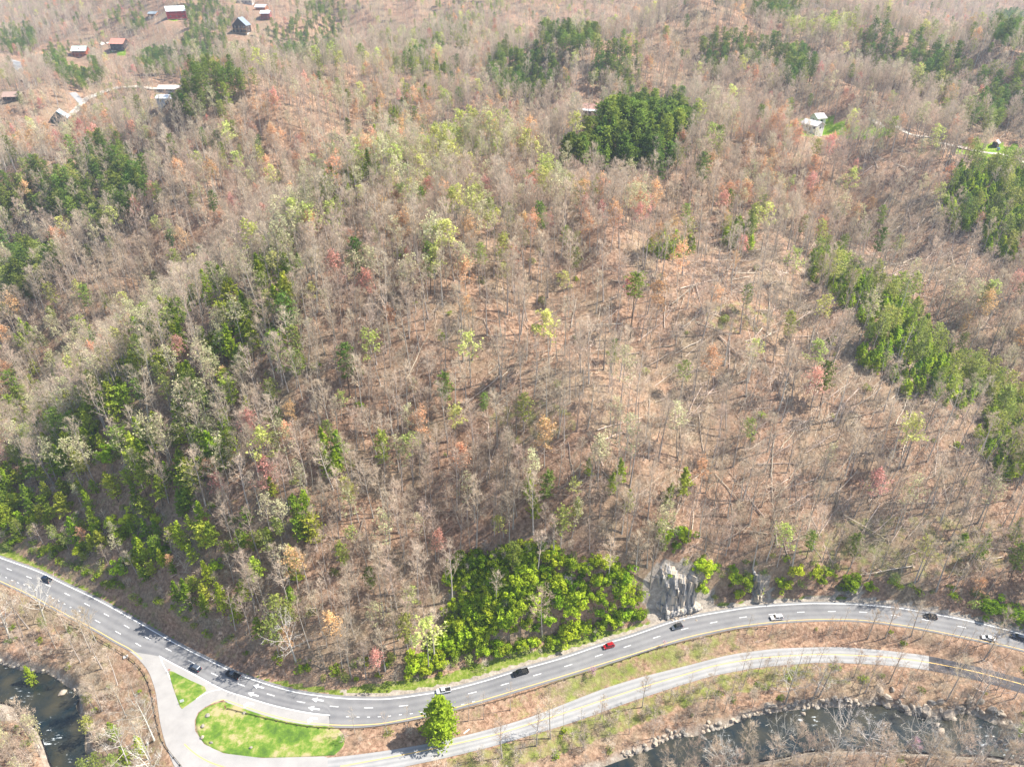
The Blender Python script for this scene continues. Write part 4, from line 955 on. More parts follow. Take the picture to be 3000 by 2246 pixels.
# ------------------------------------------------------------------ bushes: the bluff, verges, banks; dry brush on the whole floor
B = list(by.get('leafy_bush', []))
xb, yb = scatter_pts(-330, 330, 95, 330, 2.3, rs); xb, yb, zb, ub, vb, db, Db = prep(xb, yb, 60, 120)
upb = yb > np.interp(xb, foot_w[:, 0], foot_w[:, 1]) - .5
q = rs.rand(len(xb)); e1 = E(ub, vb, IVY); e2 = E(ub, vb, IVY2)
m1 = (upb & (Db[0] > 4) & ((e1 < 1) & (q < 1.1) | (e2 < 1) & (q < .9)))
ft = upb & (yb < np.interp(xb, foot_w[:, 0], foot_w[:, 1]) + 7) & (Db[0] > 4) & (q < np.where(ub < 650, .6, .26)) & ~(ell(ub, vb, 1985, 1760, 90, 70) < 1)
lowb = ~upb & (Db[0] > 2.5) & (Db[1] > 2) & (Db[2] > 2) & (inside(oval, np.stack([xb, yb], 1)) == False) & (inside(tri, np.stack([xb, yb], 1)) == False)
m2 = lowb & (q < .035)
for i in np.nonzero(m1 | ft)[0]: B.append(dict(sp='ivy' if m1[i] and rs.rand() < .68 else ('bush' if rs.rand() < .6 else 'olive'), x=xb[i], y=yb[i], z=zb[i], u=ub[i], v=vb[i], d=db[i], s=.6 + .75 * rs.rand(), hero=None))
for i in np.nonzero(m2)[0]: B.append(dict(sp='bush' if rs.rand() < .4 else 'olive', x=xb[i], y=yb[i], z=zb[i], u=ub[i], v=vb[i], d=db[i], s=.4 + .6 * rs.rand(), hero=None))
m3 = upb & (q < np.where((ub < 900) & (vb > 1000), .022, .008)) & (Db[0] > 5) & ~m1
for i in np.nonzero(m3)[0]: B.append(dict(sp='bush' if rs.rand() < .35 else 'olive', x=xb[i], y=yb[i], z=zb[i], u=ub[i], v=vb[i], d=db[i], s=.5 + .8 * rs.rand(), hero=None))
xc, yc = scatter_pts(-30, 60, 150, 215, 1.75, rs); xc, yc, zc, uc, vc, dc, Dc = prep(xc, yc, 0, 0)
mc = (yc > np.interp(xc, foot_w[:, 0], foot_w[:, 1]) + .5) & (Dc[0] > 4.5) & (E(uc, vc, IVY + [(1640,1850,170,45),(1480,1890,120,35)]) < 1 + .3 * np.sin(xc * .5) * np.sin(yc * .6)) & (rs.rand(len(xc)) < .8) & ~(ell(uc, vc, 1990, 1745, 85, 95) < 1)
for i in np.nonzero(mc)[0]: B.append(dict(sp='ivy' if rs.rand() < .7 else ('bush' if rs.rand() < .5 else 'olive'), x=xc[i], y=yc[i], z=zc[i], u=uc[i], v=vc[i], d=dc[i], s=.45 + .6 * rs.rand(), hero=None))
print("bushes", len(B)); spread('leafy_bush', B)
SB = [dict(sp='shrub', x=xb[i], y=yb[i], z=zb[i], u=ub[i], v=vb[i], d=db[i], s=.5 + .7 * rs.rand(), hero=None) for i in np.nonzero(lowb & (rs.rand(len(xb)) < np.where(Db[2] < 14, .42, np.where(ub > 2300, .28, .15))))[0]]
xs_, ys_ = scatter_pts(-500, 500, 160, 640, 4.2, rs); xs_, ys_, zs_, us_, vs_, ds_, Ds_ = prep(xs_, ys_, 60, 60)
k = (ys_ > np.interp(xs_, foot_w[:, 0], foot_w[:, 1]) + 2) & (Ds_[0] > 5) & (rs.rand(len(xs_)) < .6) & (E(us_, vs_, HOUSE_CLEAR + BARE_GROUND) > 1) & ~(ell(us_, vs_, 1985, 1750, 80, 80) < 1)
SB += [dict(sp='shrub', x=xs_[i], y=ys_[i], z=zs_[i], u=us_[i], v=vs_[i], d=ds_[i], s=.4 + .7 * rs.rand(), hero=None) for i in np.nonzero(k)[0]]
MASS['bare_bush'] = ("brush", "low brown leafless brush covering the forest floor", "brush")
print("brush", len(SB)); spread('bare_bush', SB, 200)

# ------------------------------------------------------------------ fallen timber
def log_shape(L_=16, r=.36, br=7, root=False):
    mb = MB(); pts = [(L_ * i / 5 - L_ / 2, rnd.uniform(-.25, .25), r * .7 + rnd.uniform(0, .15)) for i in range(6)]
    mb.tube(pts, [r * (1 - .14 * i) for i in range(6)], 6, cap=True)
    for k in range(br):
        t = rnd.uniform(.45, .98); p = Vector(pts[0]).lerp(Vector(pts[-1]), t); d = Vector((rnd.uniform(.2, .9), rnd.uniform(-1, 1), rnd.uniform(0, .7))).normalized()
        l = rnd.uniform(1.2, 3.4); mb.tube([p, p + d * l], [.09, .02], 3)
        for j in range(3): sliver(mb, p + d * l * rnd.uniform(.4, 1), (d + ruv() * .7).normalized(), rnd.uniform(.6, 1.3), .07)
    if root:
        for k in range(8):
            a = k * .785; mb.tube([(pts[0][0], 0, r), (pts[0][0] - .4, math.cos(a) * 1.1, r + math.sin(a) * .9 + .2)], [.12, .03], 3)
    return mb.mesh("fallen_log", (M['log'],), False)
LOGS = [log_shape(18, .24, 10), log_shape(19, .22, 7, True), log_shape(15, .17, 12), log_shape(14, .26, 4), log_shape(12, .15, 5), log_shape(21, .2, 9)]
_nomesh = MB().mesh("none")
SP['log'] = [(m_, _nomesh) for m_ in LOGS]; HGT['log'] = 14; NAMES['log'] = ('fallen_log', 'log')
MASS['fallen_log'] = ("fallen_timber", "smaller pale fallen trunks littering the slope between the standing trees", "fallen timber")
xl, yl = scatter_pts(-500, 500, 165, 560, 4.6, rs); xl, yl, zl, ul, vl, dl, Dl = prep(xl, yl, 30, 0)
ez = E(ul, vl, SPARSE); heavy = E(ul, vl, [(2350,1050,420,330),(2600,1300,380,260),(2250,1450,350,120),(2700,720,250,140),(2700,1000,300,300)])
pr = np.where(heavy < 1, .62, np.where(ez < 1, .26, np.where(ul > 1200, .06, .02)))
kl = (yl > np.interp(xl, foot_w[:, 0], foot_w[:, 1]) + 3) & (rs.rand(len(xl)) < pr) & (Dl[0] > 7) & (E(ul, vl, IVY + IVY2 + HOUSE_CLEAR + BARE_GROUND + KNOLL) > 1)
recs = []
for i in np.nonzero(kl)[0]:
    az = rs.normal(.75, .55) if rs.rand() < .7 else rs.uniform(0, 3.14)
    if heavy[i] < 1 and rs.rand() < .5: az = rs.normal(.6, .2)
    if rs.rand() < .5: az += math.pi
    s_ = rs.uniform(.35, 1.3); h_ = 6 * s_; ca, sa = math.cos(az), math.sin(az)
    za = grid_h(np.array([xl[i] - h_ * ca, xl[i] + h_ * ca]), np.array([yl[i] - h_ * sa, yl[i] + h_ * sa])); pit = math.atan2(float(za[1] - za[0]), 2 * h_)
    recs.append(dict(sp='log', x=xl[i], y=yl[i], z=float(za.mean()) + .25, u=ul[i], v=vl[i], d=dl[i], s=s_, hero=None, rot=(0, -pit, az)))
def debris_shape():
    mb = MB()
    for k in range(16):
        p = Vector((rnd.gauss(0, 2.6), rnd.gauss(0, 2.6), rnd.uniform(.05, .5))); a = rnd.gauss(.7, .6) + (math.pi if rnd.random() < .5 else 0); d = Vector((math.cos(a), math.sin(a), rnd.uniform(-.08, .25))); l = rnd.uniform(1.5, 5.5)
        mb.tube([p, p + d * l], [rnd.uniform(.05, .1), .025], 3)
        for j in range(4): sliver(mb, p + d * l * rnd.uniform(.3, 1), (d + ruv(.3) * .9).normalized(), rnd.uniform(.7, 1.6), .06)
    return mb.mesh("debris", (M['log'],), False)
SP['debris'] = [(debris_shape(), _nomesh) for _ in range(4)]
kd = (yl > np.interp(xl, foot_w[:, 0], foot_w[:, 1]) + 3) & (Dl[0] > 7) & (E(ul, vl, IVY + IVY2 + HOUSE_CLEAR + BARE_GROUND + KNOLL) > 1) & (rs.rand(len(xl)) < np.where(heavy < 1.2, .75, np.where(ez < 1, .5, .16)))
drec = []
for i in np.nonzero(kd)[0]:
    gx_ = (grid_h(xl[i:i+1] + 2, yl[i:i+1]) - grid_h(xl[i:i+1] - 2, yl[i:i+1]))[0] / 4; gy_ = (grid_h(xl[i:i+1], yl[i:i+1] + 2) - grid_h(xl[i:i+1], yl[i:i+1] - 2))[0] / 4
    e_ = Vector((-gx_, -gy_, 1)).to_track_quat('Z', 'Y').to_euler(); drec.append(dict(sp='debris', x=xl[i], y=yl[i], z=zl[i] + .15, u=0, v=0, d=1, s=rs.uniform(.6, 1.2), hero=None, rot=tuple(e_)))
gn_scatter("branch_debris", "broken branches and small stems strewn between the fallen trunks", "debris", drec)
recs.sort(key=lambda t: -t['s'] / t['d'])
print("logs", len(recs))
for t in recs[:285]:
    o = obj("fallen_log", LOGS[int(rs.randint(len(LOGS)))], None, (t['x'], t['y'], t['z']), t['rot'], (t['s'],) * 3)
    TOLABEL.append((o, ("long " if t['s'] > .9 else "short ") + "pale fallen trunk", 'fallen log', t['u'], t['v'], zone(t['u'], t['v'])))
for t in recs[285:]: t['z'] += .1
if len(recs) > 285: gn_scatter(*MASS['fallen_log'], recs[285:])
# stumps and broken snags are part of the tangle of the open centre

# ------------------------------------------------------------------ rock cut, rubble, river boulders
def rock_face(foot, top, nu, nv, amp, mats, label, seed=1):
    foot = np.array(foot, float); top = np.array(top, float); q = random.Random(seed)
    ph = [(q.uniform(0, 6.28), q.uniform(8, 34), q.uniform(.3, 1)) for _ in range(7)]
    P = []
    for j in range(nv):
        t = j / (nv - 1)
        for i in range(nu):
            s_ = i / (nu - 1)
            f = [np.interp(s_ * (len(foot) - 1), range(len(foot)), foot[:, k]) for k in (0, 1)]; g_ = [np.interp(s_ * (len(top) - 1), range(len(top)), top[:, k]) for k in (0, 1)]
            X, Y, Z = hit(f[0] * (1 - t) + g_[0] * t, f[1] * (1 - t) + g_[1] * t)
            w = s_ + .18 * t + .03 * math.sin(t * 9 + s_ * 7); r_ = sum(a * abs(math.sin(w * fr + p + .8 * math.sin(t * 4 + p))) for p, fr, a in ph) / 3
            st = math.floor((r_ + .25 * q.random()) * 5) / 5 + .35 * r_
            e0 = .10 + .10 * math.sin(t * 11 + seed) + .05 * math.sin(t * 31); e1 = .10 + .09 * math.sin(t * 9 + 2 + seed); e2 = .12 + .1 * math.sin(s_ * 13); ed = max(0, min(1, 5 * min(s_ - e0, 1 - e1 - s_, t + .12, 1 - e2 - t))); dd = amp * (st * ed + .25 * ed) - .7 * (1 - ed) + q.uniform(-.12, .12)
            P.append((X + q.uniform(-.1, .1), Y - dd * .8, Z + dd * .45))
    fs = [(j * nu + i, j * nu + i + 1, (j + 1) * nu + i + 1, (j + 1) * nu + i) for j in range(nv - 1) for i in range(nu - 1)]
    o = obj("rock_face", mesh("rock_face", P, fs, mats)); tag(o, label, "rock face"); return o
def strata_mat():
    m = bpy.data.materials.new("layered_rock"); m.use_nodes = True; N, L = nodes(m); b = N["Principled BSDF"]; b.inputs["Roughness"].default_value = .85
    g = N.new("ShaderNodeNewGeometry"); mp = N.new("ShaderNodeMapping"); mp.inputs["Scale"].default_value = (.9, .12, .12); mp.inputs["Rotation"].default_value = (0, R(-14), 0); L.new(g.outputs["Position"], mp.inputs[0])
    n1 = N.new("ShaderNodeTexNoise"); n1.inputs["Scale"].default_value = 1.2; n1.inputs["Detail"].default_value = 7; L.new(mp.outputs[0], n1.inputs["Vector"])
    r = N.new("ShaderNodeValToRGB"); e = r.color_ramp.elements; e[0].position, e[0].color = .3, (.10, .095, .09, 1); e[1].position, e[1].color = .66, (.62, .50, .37, 1)
    x = e.new(.46); x.color = (.30, .29, .28, 1); x = e.new(.54); x.color = (.46, .40, .32, 1)
    L.new(n1.outputs[0], r.inputs[0]); L.new(r.outputs[0], b.inputs["Base Color"]); return m
M['strata'] = strata_mat()
rock_face([(1925,1800),(1955,1812),(1995,1800),(2035,1790),(2068,1780)], [(1900,1655),(1930,1638),(1980,1645),(2030,1662),(2052,1690)], 60, 52, 1.5, (M['strata'],), "tall pale layered rock cut with loose rubble above the highway", 3)
rock_face([(2205,1764),(2240,1762)], [(2190,1668),(2232,1662)], 18, 22, 1.3, (M['strata'],), "narrow tan rock slab between two green bushes beside the highway", 5)
rock_face([(2455,1748),(2520,1746)], [(2460,1702),(2522,1704)], 22, 14, 1.2, (M['rock'],), "low dark grey rock outcrop at the roadside, furthest right", 7)
rock_face([(1640,1715),(1690,1712)], [(1636,1680),(1680,1678)], 16, 10, 1.0, (M['rock'],), "small grey rock showing through the bright green bluff", 9)
BO = [rock_mesh("boulder", M['rock' if i % 3 else 'tan_rock'], 40 + i, 1, rnd.uniform(.6, .95), rnd.uniform(.5, .8)) for i in range(6)]
TAN = [rock_mesh("boulder", M['tan_rock'], 80 + i, 1, rnd.uniform(.5, .9), rnd.uniform(.45, .7)) for i in range(4)]
def boulder(u_, v_, s, pool=BO, label=None, name="boulder", cat="boulder", z=None, rz=None, word="grey boulder"):
    X, Y, Z = hit(u_, v_)
    if z is not None: X, Y = [float(a) for a in unproj(u_, v_, z)]; Z = z
    o = obj(name, random.choice(pool), None, (X, Y, Z + s * .18), (random.uniform(-.3, .3), random.uniform(-.3, .3), random.uniform(0, 6.28) if rz is None else rz), (s, s, s))
    if label: tag(o, label, cat)
    else: TOLABEL.append((o, word, cat, u_, v_, zone(u_, v_) if word != "chunk of pale rubble" else "at the foot of the layered rock cut"))
    return o
for k in range(70):
    boulder(random.gauss(1975, 26), random.gauss(1806, 7) - 0, random.uniform(.25, .8), TAN, word="chunk of pale rubble", name="rubble_rock", cat="rock")
wl = np.array(WL_UP[11:], float); nb_ = 0
for k in range(200):
    uu = random.uniform(1815, 3030); vv = float(np.interp(uu, wl[4:, 0], wl[4:, 1])); big = 2560 < uu < 2950
    boulder(uu, vv - random.uniform(-4, 26 + 26 * big) , random.uniform(.5, 1.35) + (random.random() < .35) * big * random.uniform(.4, 1.5), random.choice((BO, TAN)), word="river-edge boulder")
for k in range(26): boulder(random.uniform(-10, 250), 0, 1) if False else None
for k in range(34):
    t = random.random(); uu = random.uniform(5, 245); vv = float(np.interp(uu, [0, 78, 137, 233], [1946, 1962, 1970, 2036])); boulder(uu, vv + random.uniform(-8, 3), random.uniform(.3, .9), BO, word="grey river boulder")
for k in range(20): boulder(random.uniform(2150, 2960), random.uniform(2196, 2212), random.uniform(.3, .8), TAN, word="pale rock on the far shore")
for k in range(22): boulder(random.uniform(1830, 2950), random.uniform(2120, 2190), random.uniform(.3, .7), TAN, word="rock standing in the river") if False else None
boulder(184, 2030, 1.9, TAN, "long tan boulder standing alone in the dark left river pool", z=WATER_Z, rz=.9)
boulder(2743, 2122, 1.3, TAN, "round tan boulder in the rapids below the big bank boulders", z=WATER_Z)
boulder(2757, 2141, 1.9, TAN, "low wide tan boulder in the rapids, closer to the far shore", z=WATER_Z)
boulder(2425, 2167, .8, TAN, "small white rock alone in the wide shallow river", z=WATER_Z)
boulder(2352, 2090, 1.2, TAN, "pale pointed rock in the river just off the boulder bank", z=WATER_Z)
boulder(2712, 2088, 3.0, TAN, "largest flat tan boulder on the river edge above the rapids"); boulder(2776, 2098, 2.8, BO, "large slanting grey boulder at the river edge right of the rapids"); boulder(2650, 2076, 2.0, BO, "big rounded grey boulder left of the largest flat river boulder")
for (u_, v_, s, lb) in [(608,2095,.9,"pale boulder at the upper left edge of the grass oval"), (594,2126,.9,"grey boulder at the left edge of the grass oval"), (593,2159,.8,"dark boulder at the lower left edge of the grass oval"), (619,2174,.75,"grey boulder at the bottom left of the grass oval"), (715,2087,.8,"tan boulder under the rail on the grass oval"), (735,2190,.7,"low boulder at the bottom edge of the grass oval")]:
    boulder(u_, v_, s, BO, lb, z=.15)

# ------------------------------------------------------------------ guardrails
def guardrail(px, zf, label, gap=3.8):
    P = world_poly(px, 0.0) if zf is None else np.stack([np.array(hit(a, b)[:2]) for a, b in px]); P = smooth_line(P, 1.0)
    n = int(np.sum(np.linalg.norm(np.diff(P, axis=0), axis=1)) / gap); Q_ = resamp(P, n + 1); z_ = np.maximum(grid_h(Q_[:, 0], Q_[:, 1]), -.2)
    root = empty("guardrail", (Q_[0][0], Q_[0][1], z_[0])); tag(root, label, "guardrail")
    o0 = Vector(root.location); beam = MB(); fine = resamp(P, n * 2 + 1); zf_ = np.maximum(grid_h(fine[:, 0], fine[:, 1]), -.2); zf_ = np.convolve(np.pad(zf_, 3, 'edge'), np.ones(7) / 7, 'valid')
    off = offset_line(fine, 0.12)
    for k in range(len(fine)):
        for dz, dn in ((.42, 0), (.52, .07), (.6, 0), (.68, .07), (.78, 0)):
            q_ = fine[k] + (off[k] - fine[k]) * (dn / .12); beam.v.append((q_[0] - o0.x, q_[1] - o0.y, zf_[k] + dz - o0.z))
    beam.v += [(a, b, c_) for a, b, c_ in []]
    for k in range(len(fine) - 1):
        for j in range(4): beam.f.append((k * 5 + j, k * 5 + j + 1, (k + 1) * 5 + j + 1, (k + 1) * 5 + j)); beam.m.append(0)
    # back skin so the beam has thickness
    nb0 = len(beam.v); bo = offset_line(fine, -.03)
    for k in range(len(fine)):
        for dz in (.42, .78): beam.v.append((bo[k][0] - o0.x, bo[k][1] - o0.y, zf_[k] + dz - o0.z))
    for k in range(len(fine) - 1): beam.f.append((nb0 + 2 * k, nb0 + 2 * k + 2, nb0 + 2 * k + 3, nb0 + 2 * k + 1)); beam.m.append(0)
    beam.build("beam", M['rust_steel'], root)
    pm = MB(); pm.box((0, 0, .3), (.22, .22, 1.2)); pm = pm.mesh("post", (M['post'],)); side = offset_line(Q_, -.2)
    for k in range(len(Q_)): obj("post", pm, root, (side[k][0] - o0.x, side[k][1] - o0.y, z_[k] - o0.z))
guardrail([(92,1763),(145,1788),(199,1818),(263,1856),(326,1894),(375,1925),(410,1955),(432,1990),(446,2033),(455,2083),(466,2133),(477,2169),(500,2205),(531,2243),(560,2290)], None, "long weathered guardrail curving down the left side of the junction")
guardrail([(667,2076),(699,2084),(754,2098),(808,2111),(899,2128),(1000,2134),(1080,2132),(1181,2117),(1249,2103),(1336,2084),(1410,2066),(1490,2044),(1558,2023),(1650,1992),(1760,1957),(1850,1925),(1941,1896),(2063,1867),(2167,1844),(2246,1838)], None, "long weathered guardrail on the near edge of the highway from the grass oval eastwards")

# ------------------------------------------------------------------ vehicles
def paint(name, c, metal=.3, rough=.3): return mat(name, c, rough, metal, spec=.5)
M['black_p'] = paint("black_car_paint", (.012, .014, .018)); M['navy_p'] = paint("navy_car_paint", (.015, .03, .06)); M['white_p'] = paint("white_car_paint", (.8, .8, .8), 0, .35)
M['red_p'] = paint("red_car_paint", (.42, .012, .02)); M['grey_p'] = paint("grey_car_paint", (.10, .12, .15)); M['trim'] = mat("black_trim", (.02, .02, .02), .6)
def loft(mb, st, m=0):
    """st: list of (x, half width low, half width high, z low, z high)"""
    n0 = len(mb.v)
    for x_, wl_, wh, z0, z1 in st:
        zm = z0 + (z1 - z0) * .55
        for y_, z_ in ((-wl_, z0), (-wl_ * 1.0, zm), (-wh, z1 - .06), (-wh + .1, z1), (wh - .1, z1), (wh, z1 - .06), (wl_, zm), (wl_, z0)): mb.v.append((x_, y_, z_))
    for i in range(len(st) - 1):
        for j in range(8):
            a = n0 + i * 8 + j; b = n0 + i * 8 + (j + 1) % 8; mb.f.append((a, b, b + 8, a + 8)); mb.m.append(m)
    mb.f.append(tuple(n0 + j for j in range(8))); mb.m.append(m); mb.f.append(tuple(n0 + (len(st) - 1) * 8 + j for j in range(8))[::-1]); mb.m.append(m)
def vehicle(kind, u_, v_, label, cat, pm, L_=5.0, W=1.95, H=1.75, roof_m=None, name=None, dv=0):
    X, Y = [float(a) for a in unproj(u_, v_, .4)]
    d_, i_ = segdist(w_edge, np.array([[X, Y]]), False); k = int(i_[0]); t_ = w_edge[min(k + 2, len(w_edge) - 1)] - w_edge[max(k - 1, 0)]
    root = empty(name or {'pickup': 'pickup_truck', 'suv': 'suv', 'sedan': 'sedan'}[kind], (X, Y, 0.0), math.atan2(-t_[1], -t_[0])); tag(root, label, cat)
    p = M[pm]; hw = W / 2; f, r = L_ / 2, -L_ / 2; roof_m = M[roof_m] if roof_m else p
    body = MB(); zb = .38; belt = {'sedan': .88, 'suv': 1.02, 'pickup': 1.08}[kind]
    if kind == 'sedan':
        loft(body, [(r, hw * .86, hw * .8, zb + .12, belt * .9), (r + .35, hw, hw * .9, zb, belt), (r + 1.1, hw, hw * .93, zb, belt + .03), (.9, hw, hw * .93, zb, belt), (f - .8, hw, hw * .88, zb, belt - .1), (f - .2, hw * .92, hw * .75, zb + .05, belt - .24), (f, hw * .8, hw * .6, zb + .15, belt - .35)])
        cab = (r + .75, r + 1.5, .35, 1.25)
    elif kind == 'suv':
        loft(body, [(r, hw * .9, hw * .86, zb + .1, belt), (r + .2, hw, hw * .93, zb, belt + .03), (1.0, hw, hw * .93, zb, belt), (f - .7, hw, hw * .88, zb, belt - .06), (f - .12, hw * .94, hw * .8, zb + .05, belt - .14), (f, hw * .85, hw * .7, zb + .15, belt - .3)])
        cab = (r + .08, r + .5, .55, 1.25)
    else:
        loft(body, [(-.55, hw, hw * .95, zb + .1, belt), (1.4, hw, hw * .94, zb + .05, belt), (f - .6, hw, hw * .9, zb + .08, belt + .02), (f - .1, hw * .95, hw * .84, zb + .12, belt - .04), (f, hw * .88, hw * .75, zb + .2, belt - .15)])
        cab = (-.6, -.35, .95, 1.55)
        body.box(((r - .5) / 2 + .02, 0, .62), (-.6 - r, W * .9, .3)); body.box(((r - .5) / 2, hw - .06, .83), (-.55 - r, .12, .52)); body.box(((r - .5) / 2, -hw + .06, .83), (-.55 - r, .12, .52))
    bo = body.build("body", p, root, True)
    bo.data.polygons.foreach_set("use_smooth", [False] * len(bo.data.polygons))
    if kind == 'pickup':
        tg = MB(); tg.box((r + .05, 0, .83), (.1, W * .93, .52)); tg.build("tailgate", p, root)
        bl = MB(); bl.box(((r - .5) / 2 + .02, 0, .79), (-.75 - r, W * .84, .03)); bl.build("bed_liner", M['trim'], root)
    x0, x1, x2, x3 = cab; wt_ = hw * .74; wb = hw * .93; H0 = belt - .02
    g = MB(); vs = [(x0, -wb, H0), (x3, -wb, H0), (x3, wb, H0), (x0, wb, H0), (x1, -wt_, H - .03), (x2, -wt_, H - .03), (x2, wt_, H - .03), (x1, wt_, H - .03)]
    g.add(vs, [(0, 3, 2, 1), (4, 5, 6, 7), (0, 1, 5, 4), (1, 2, 6, 5), (2, 3, 7, 6), (3, 0, 4, 7)]); g.build("cab", p, root)
    rf = MB(); rf.box(((x1 + x2) / 2, 0, H - .005), (x2 - x1 + .08, wt_ * 2 + .06, .06), top=.93); rf.build("roof", roof_m, root)
    def pane(nm, c4, fx=.88):
        c4 = [Vector(c) for c in c4]; ce = sum(c4, Vector()) / 4; nrm = (c4[1] - c4[0]).cross(c4[2] - c4[0]).normalized()
        if nrm.dot(ce - Vector(((x1 + x2) / 2, 0, H0))) < 0: nrm = -nrm
        q_ = [ce + (c - ce) * fx + nrm * .012 for c in c4]; q2 = [c - nrm * .03 for c in q_]
        b_ = MB(); b_.add([tuple(c) for c in q_ + q2], [(0, 1, 2, 3), (0, 4, 5, 1), (1, 5, 6, 2), (2, 6, 7, 3), (3, 7, 4, 0)]); b_.build(nm, M['glass'], root)
    V = [Vector(v__) for v__ in vs]
    pane("windscreen", (V[1], V[2], V[6], V[5]), .9); pane("rear_window", (V[3], V[0], V[4], V[7]), .84)
    for a, b, c_, d__ in ((0, 1, 5, 4), (2, 3, 7, 6)):
        mid_b, mid_t = V[a].lerp(V[b], .5), V[d__].lerp(V[c_], .5); pane("side_window", (V[a], mid_b, mid_t, V[d__]), .86); pane("side_window", (mid_b, V[b], V[c_], mid_t), .86)
    ty = MB(); ty.tube([(0, -.12, 0), (0, .12, 0)], [.36 if kind != 'sedan' else .33] * 2, 14, cap=True); tym = ty.mesh("tyre", (M['tyre'],)); ri = MB(); ri.tube([(0, -.13, 0), (0, .13, 0)], [.2, .2], 10, cap=True); rim = ri.mesh("rim", (M['rim'],))
    for sx in (f - .95, r + 1.0):
        for sy in (-1, 1):
            w_ = obj("wheel", tym, root, (sx, sy * (hw - .1), .36)); obj("rim", rim, w_)
    for sy in (-1, 1):
        a = MB(); a.box((f - .06, sy * hw * .66, .72), (.14, .36, .16)); a.build("headlight", M['head'], root)
        a = MB(); a.box((r + .02, sy * hw * .84, .9 if kind != 'sedan' else .74), (.1, .2, .32 if kind != 'sedan' else .16)); a.build("taillight", M['tail'], root)
        a = MB(); a.box((x3 - .25, sy * (hw + .1), belt + .05), (.12, .2, .15)); a.build("mirror", p, root)
    a = MB(); a.box((f + .02, 0, .5), (.12, W * .86, .2)); a.box((r - .02, 0, .5), (.12, W * .86, .2)); a.build("bumper", M['steel'] if kind == 'pickup' else M['trim'], root)
    return root
vehicle('pickup', 137, 1697, "dark navy pickup truck driving alone on the far left stretch of the highway", "pickup truck", 'navy_p', 5.5, 2.0, 1.85)
vehicle('suv', 572, 1956, "dark blue sport utility vehicle passing the grass triangle", "car", 'navy_p', 4.8, 1.9, 1.7, 'grey_p')
vehicle('pickup', 683, 1977, "black pickup truck with brownish roof behind the blue one at the junction", "pickup truck", 'black_p', 5.8, 2.0, 1.88, 'grey_p')
vehicle('pickup', 1300, 2023, "white pickup truck partly hidden behind the big roadside evergreen", "pickup truck", 'white_p', 5.2, 1.95, 1.8)
vehicle('pickup', 1525, 1970, "all-black pickup truck below the bright green bluff", "pickup truck", 'black_p', 5.9, 2.05, 1.92)
vehicle('suv', 1783, 1892, "red car on the highway between the bluff and the rock cut", "car", 'red_p', 4.4, 1.85, 1.62)
vehicle('suv', 1983, 1836, "dark grey boxy off-road car with black roof below the rock cut", "car", 'grey_p', 4.6, 1.9, 1.85, 'trim')
vehicle('suv', 2275, 1809, "white sport utility vehicle in the near lane", "car", 'white_p', 5.0, 2.0, 1.8)
vehicle('suv', 2726, 1806, "black car seen through bare roadside branches near the shoulder", "car", 'black_p', 4.6, 1.9, 1.72)
vehicle('sedan', 2896, 1869, "white sedan with a dark sunroof in the near lane at far right", "car", 'white_p', 4.8, 1.88, 1.45)
vehicle('suv', 2984, 1867, "dark blue sport utility vehicle entering the picture at the right edge", "car", 'navy_p', 5.1, 1.98, 1.75)

# ------------------------------------------------------------------ big roadside evergreen, signs and small things
tr, cr = conifer_shape(21, .35, .06, 6.6, 64, 70, .62, .34, .05)
X, Y, Z = hit(1292, 2158); ev = empty("pine_tree", (X, Y, Z)); tag(ev, "broad bright evergreen alone between the highway and the side road", "tree")
M['ever'] = plant_mat("evergreen_needles", (0.09, 0.22, 0.015), (0.40, 0.52, 0.03), trans=.4, hue=.005, spread=.05)
obj("trunk", tr.mesh("trunk", (M['dark_bark'],), True), ev); obj("crown", cr.mesh("crown", (M['dark_bark'], M['ever'])), ev)
def sign(u_, v_, w_, h_, m, label, rz=0, ph=2.2, name="road_sign"):
    X, Y, Z = hit(u_, v_); r = empty(name, (X, Y, max(Z, -.05)), rz); tag(r, label, "sign")
    a = MB(); a.box((0, 0, ph / 2), (.09, .09, ph)); a.build("post", M['steel'], r); a = MB(); a.box((0, -.07, ph), (w_, .04, h_)); a.build("panel", m, r)
M['brown_board'] = mat("brown_board", (.30, .17, .10), .8); M['pink_back'] = mat("faded_red_panel", (.6, .30, .25), .6)
sign(537, 2062, 1.3, 1.3, M['white'], "white sign board at the lower corner of the grass triangle", .4, 1.6)
sign(499, 1970, .8, .8, M['pink_back'], "faded red and white sign at the tip of the grass triangle", .6, 1.4)
sign(662, 2076, .5, 1.6, M['brown_board'], "brown marker board at the left end of the oval's guardrail", .5, 1.2)
sign(1727, 1884, .9, 1.5, M['trim'], "dark sign on a post on the grass verge at the bluff's edge", 1.2, 2.6)
X, Y, Z = hit(370, 1927); a = MB(); a.box((0, 0, .1), (1.6, 1.2, .5)); a.box((0, 0, .37), (1.2, .8, .04)); o = a.build("drain_box", mat("concrete", (.45, .43, .40), .9, var=.15), loc=(X, Y, Z), rot=(0, 0, .5)); tag(o, "square concrete drain box beside the left guardrail", "drain")
X, Y, Z = hit(1367, 2144); a = MB(); a.box((0, 0, .1), (2.4, .35, .12)); a.box((.9, .1, .18), (.4, .3, .06)); o = a.build("plank", M['white'], loc=(X, Y, Z + .05), rot=(.1, 0, .7)); tag(o, "white plank lying in the leaves right of the bright evergreen", "plank")

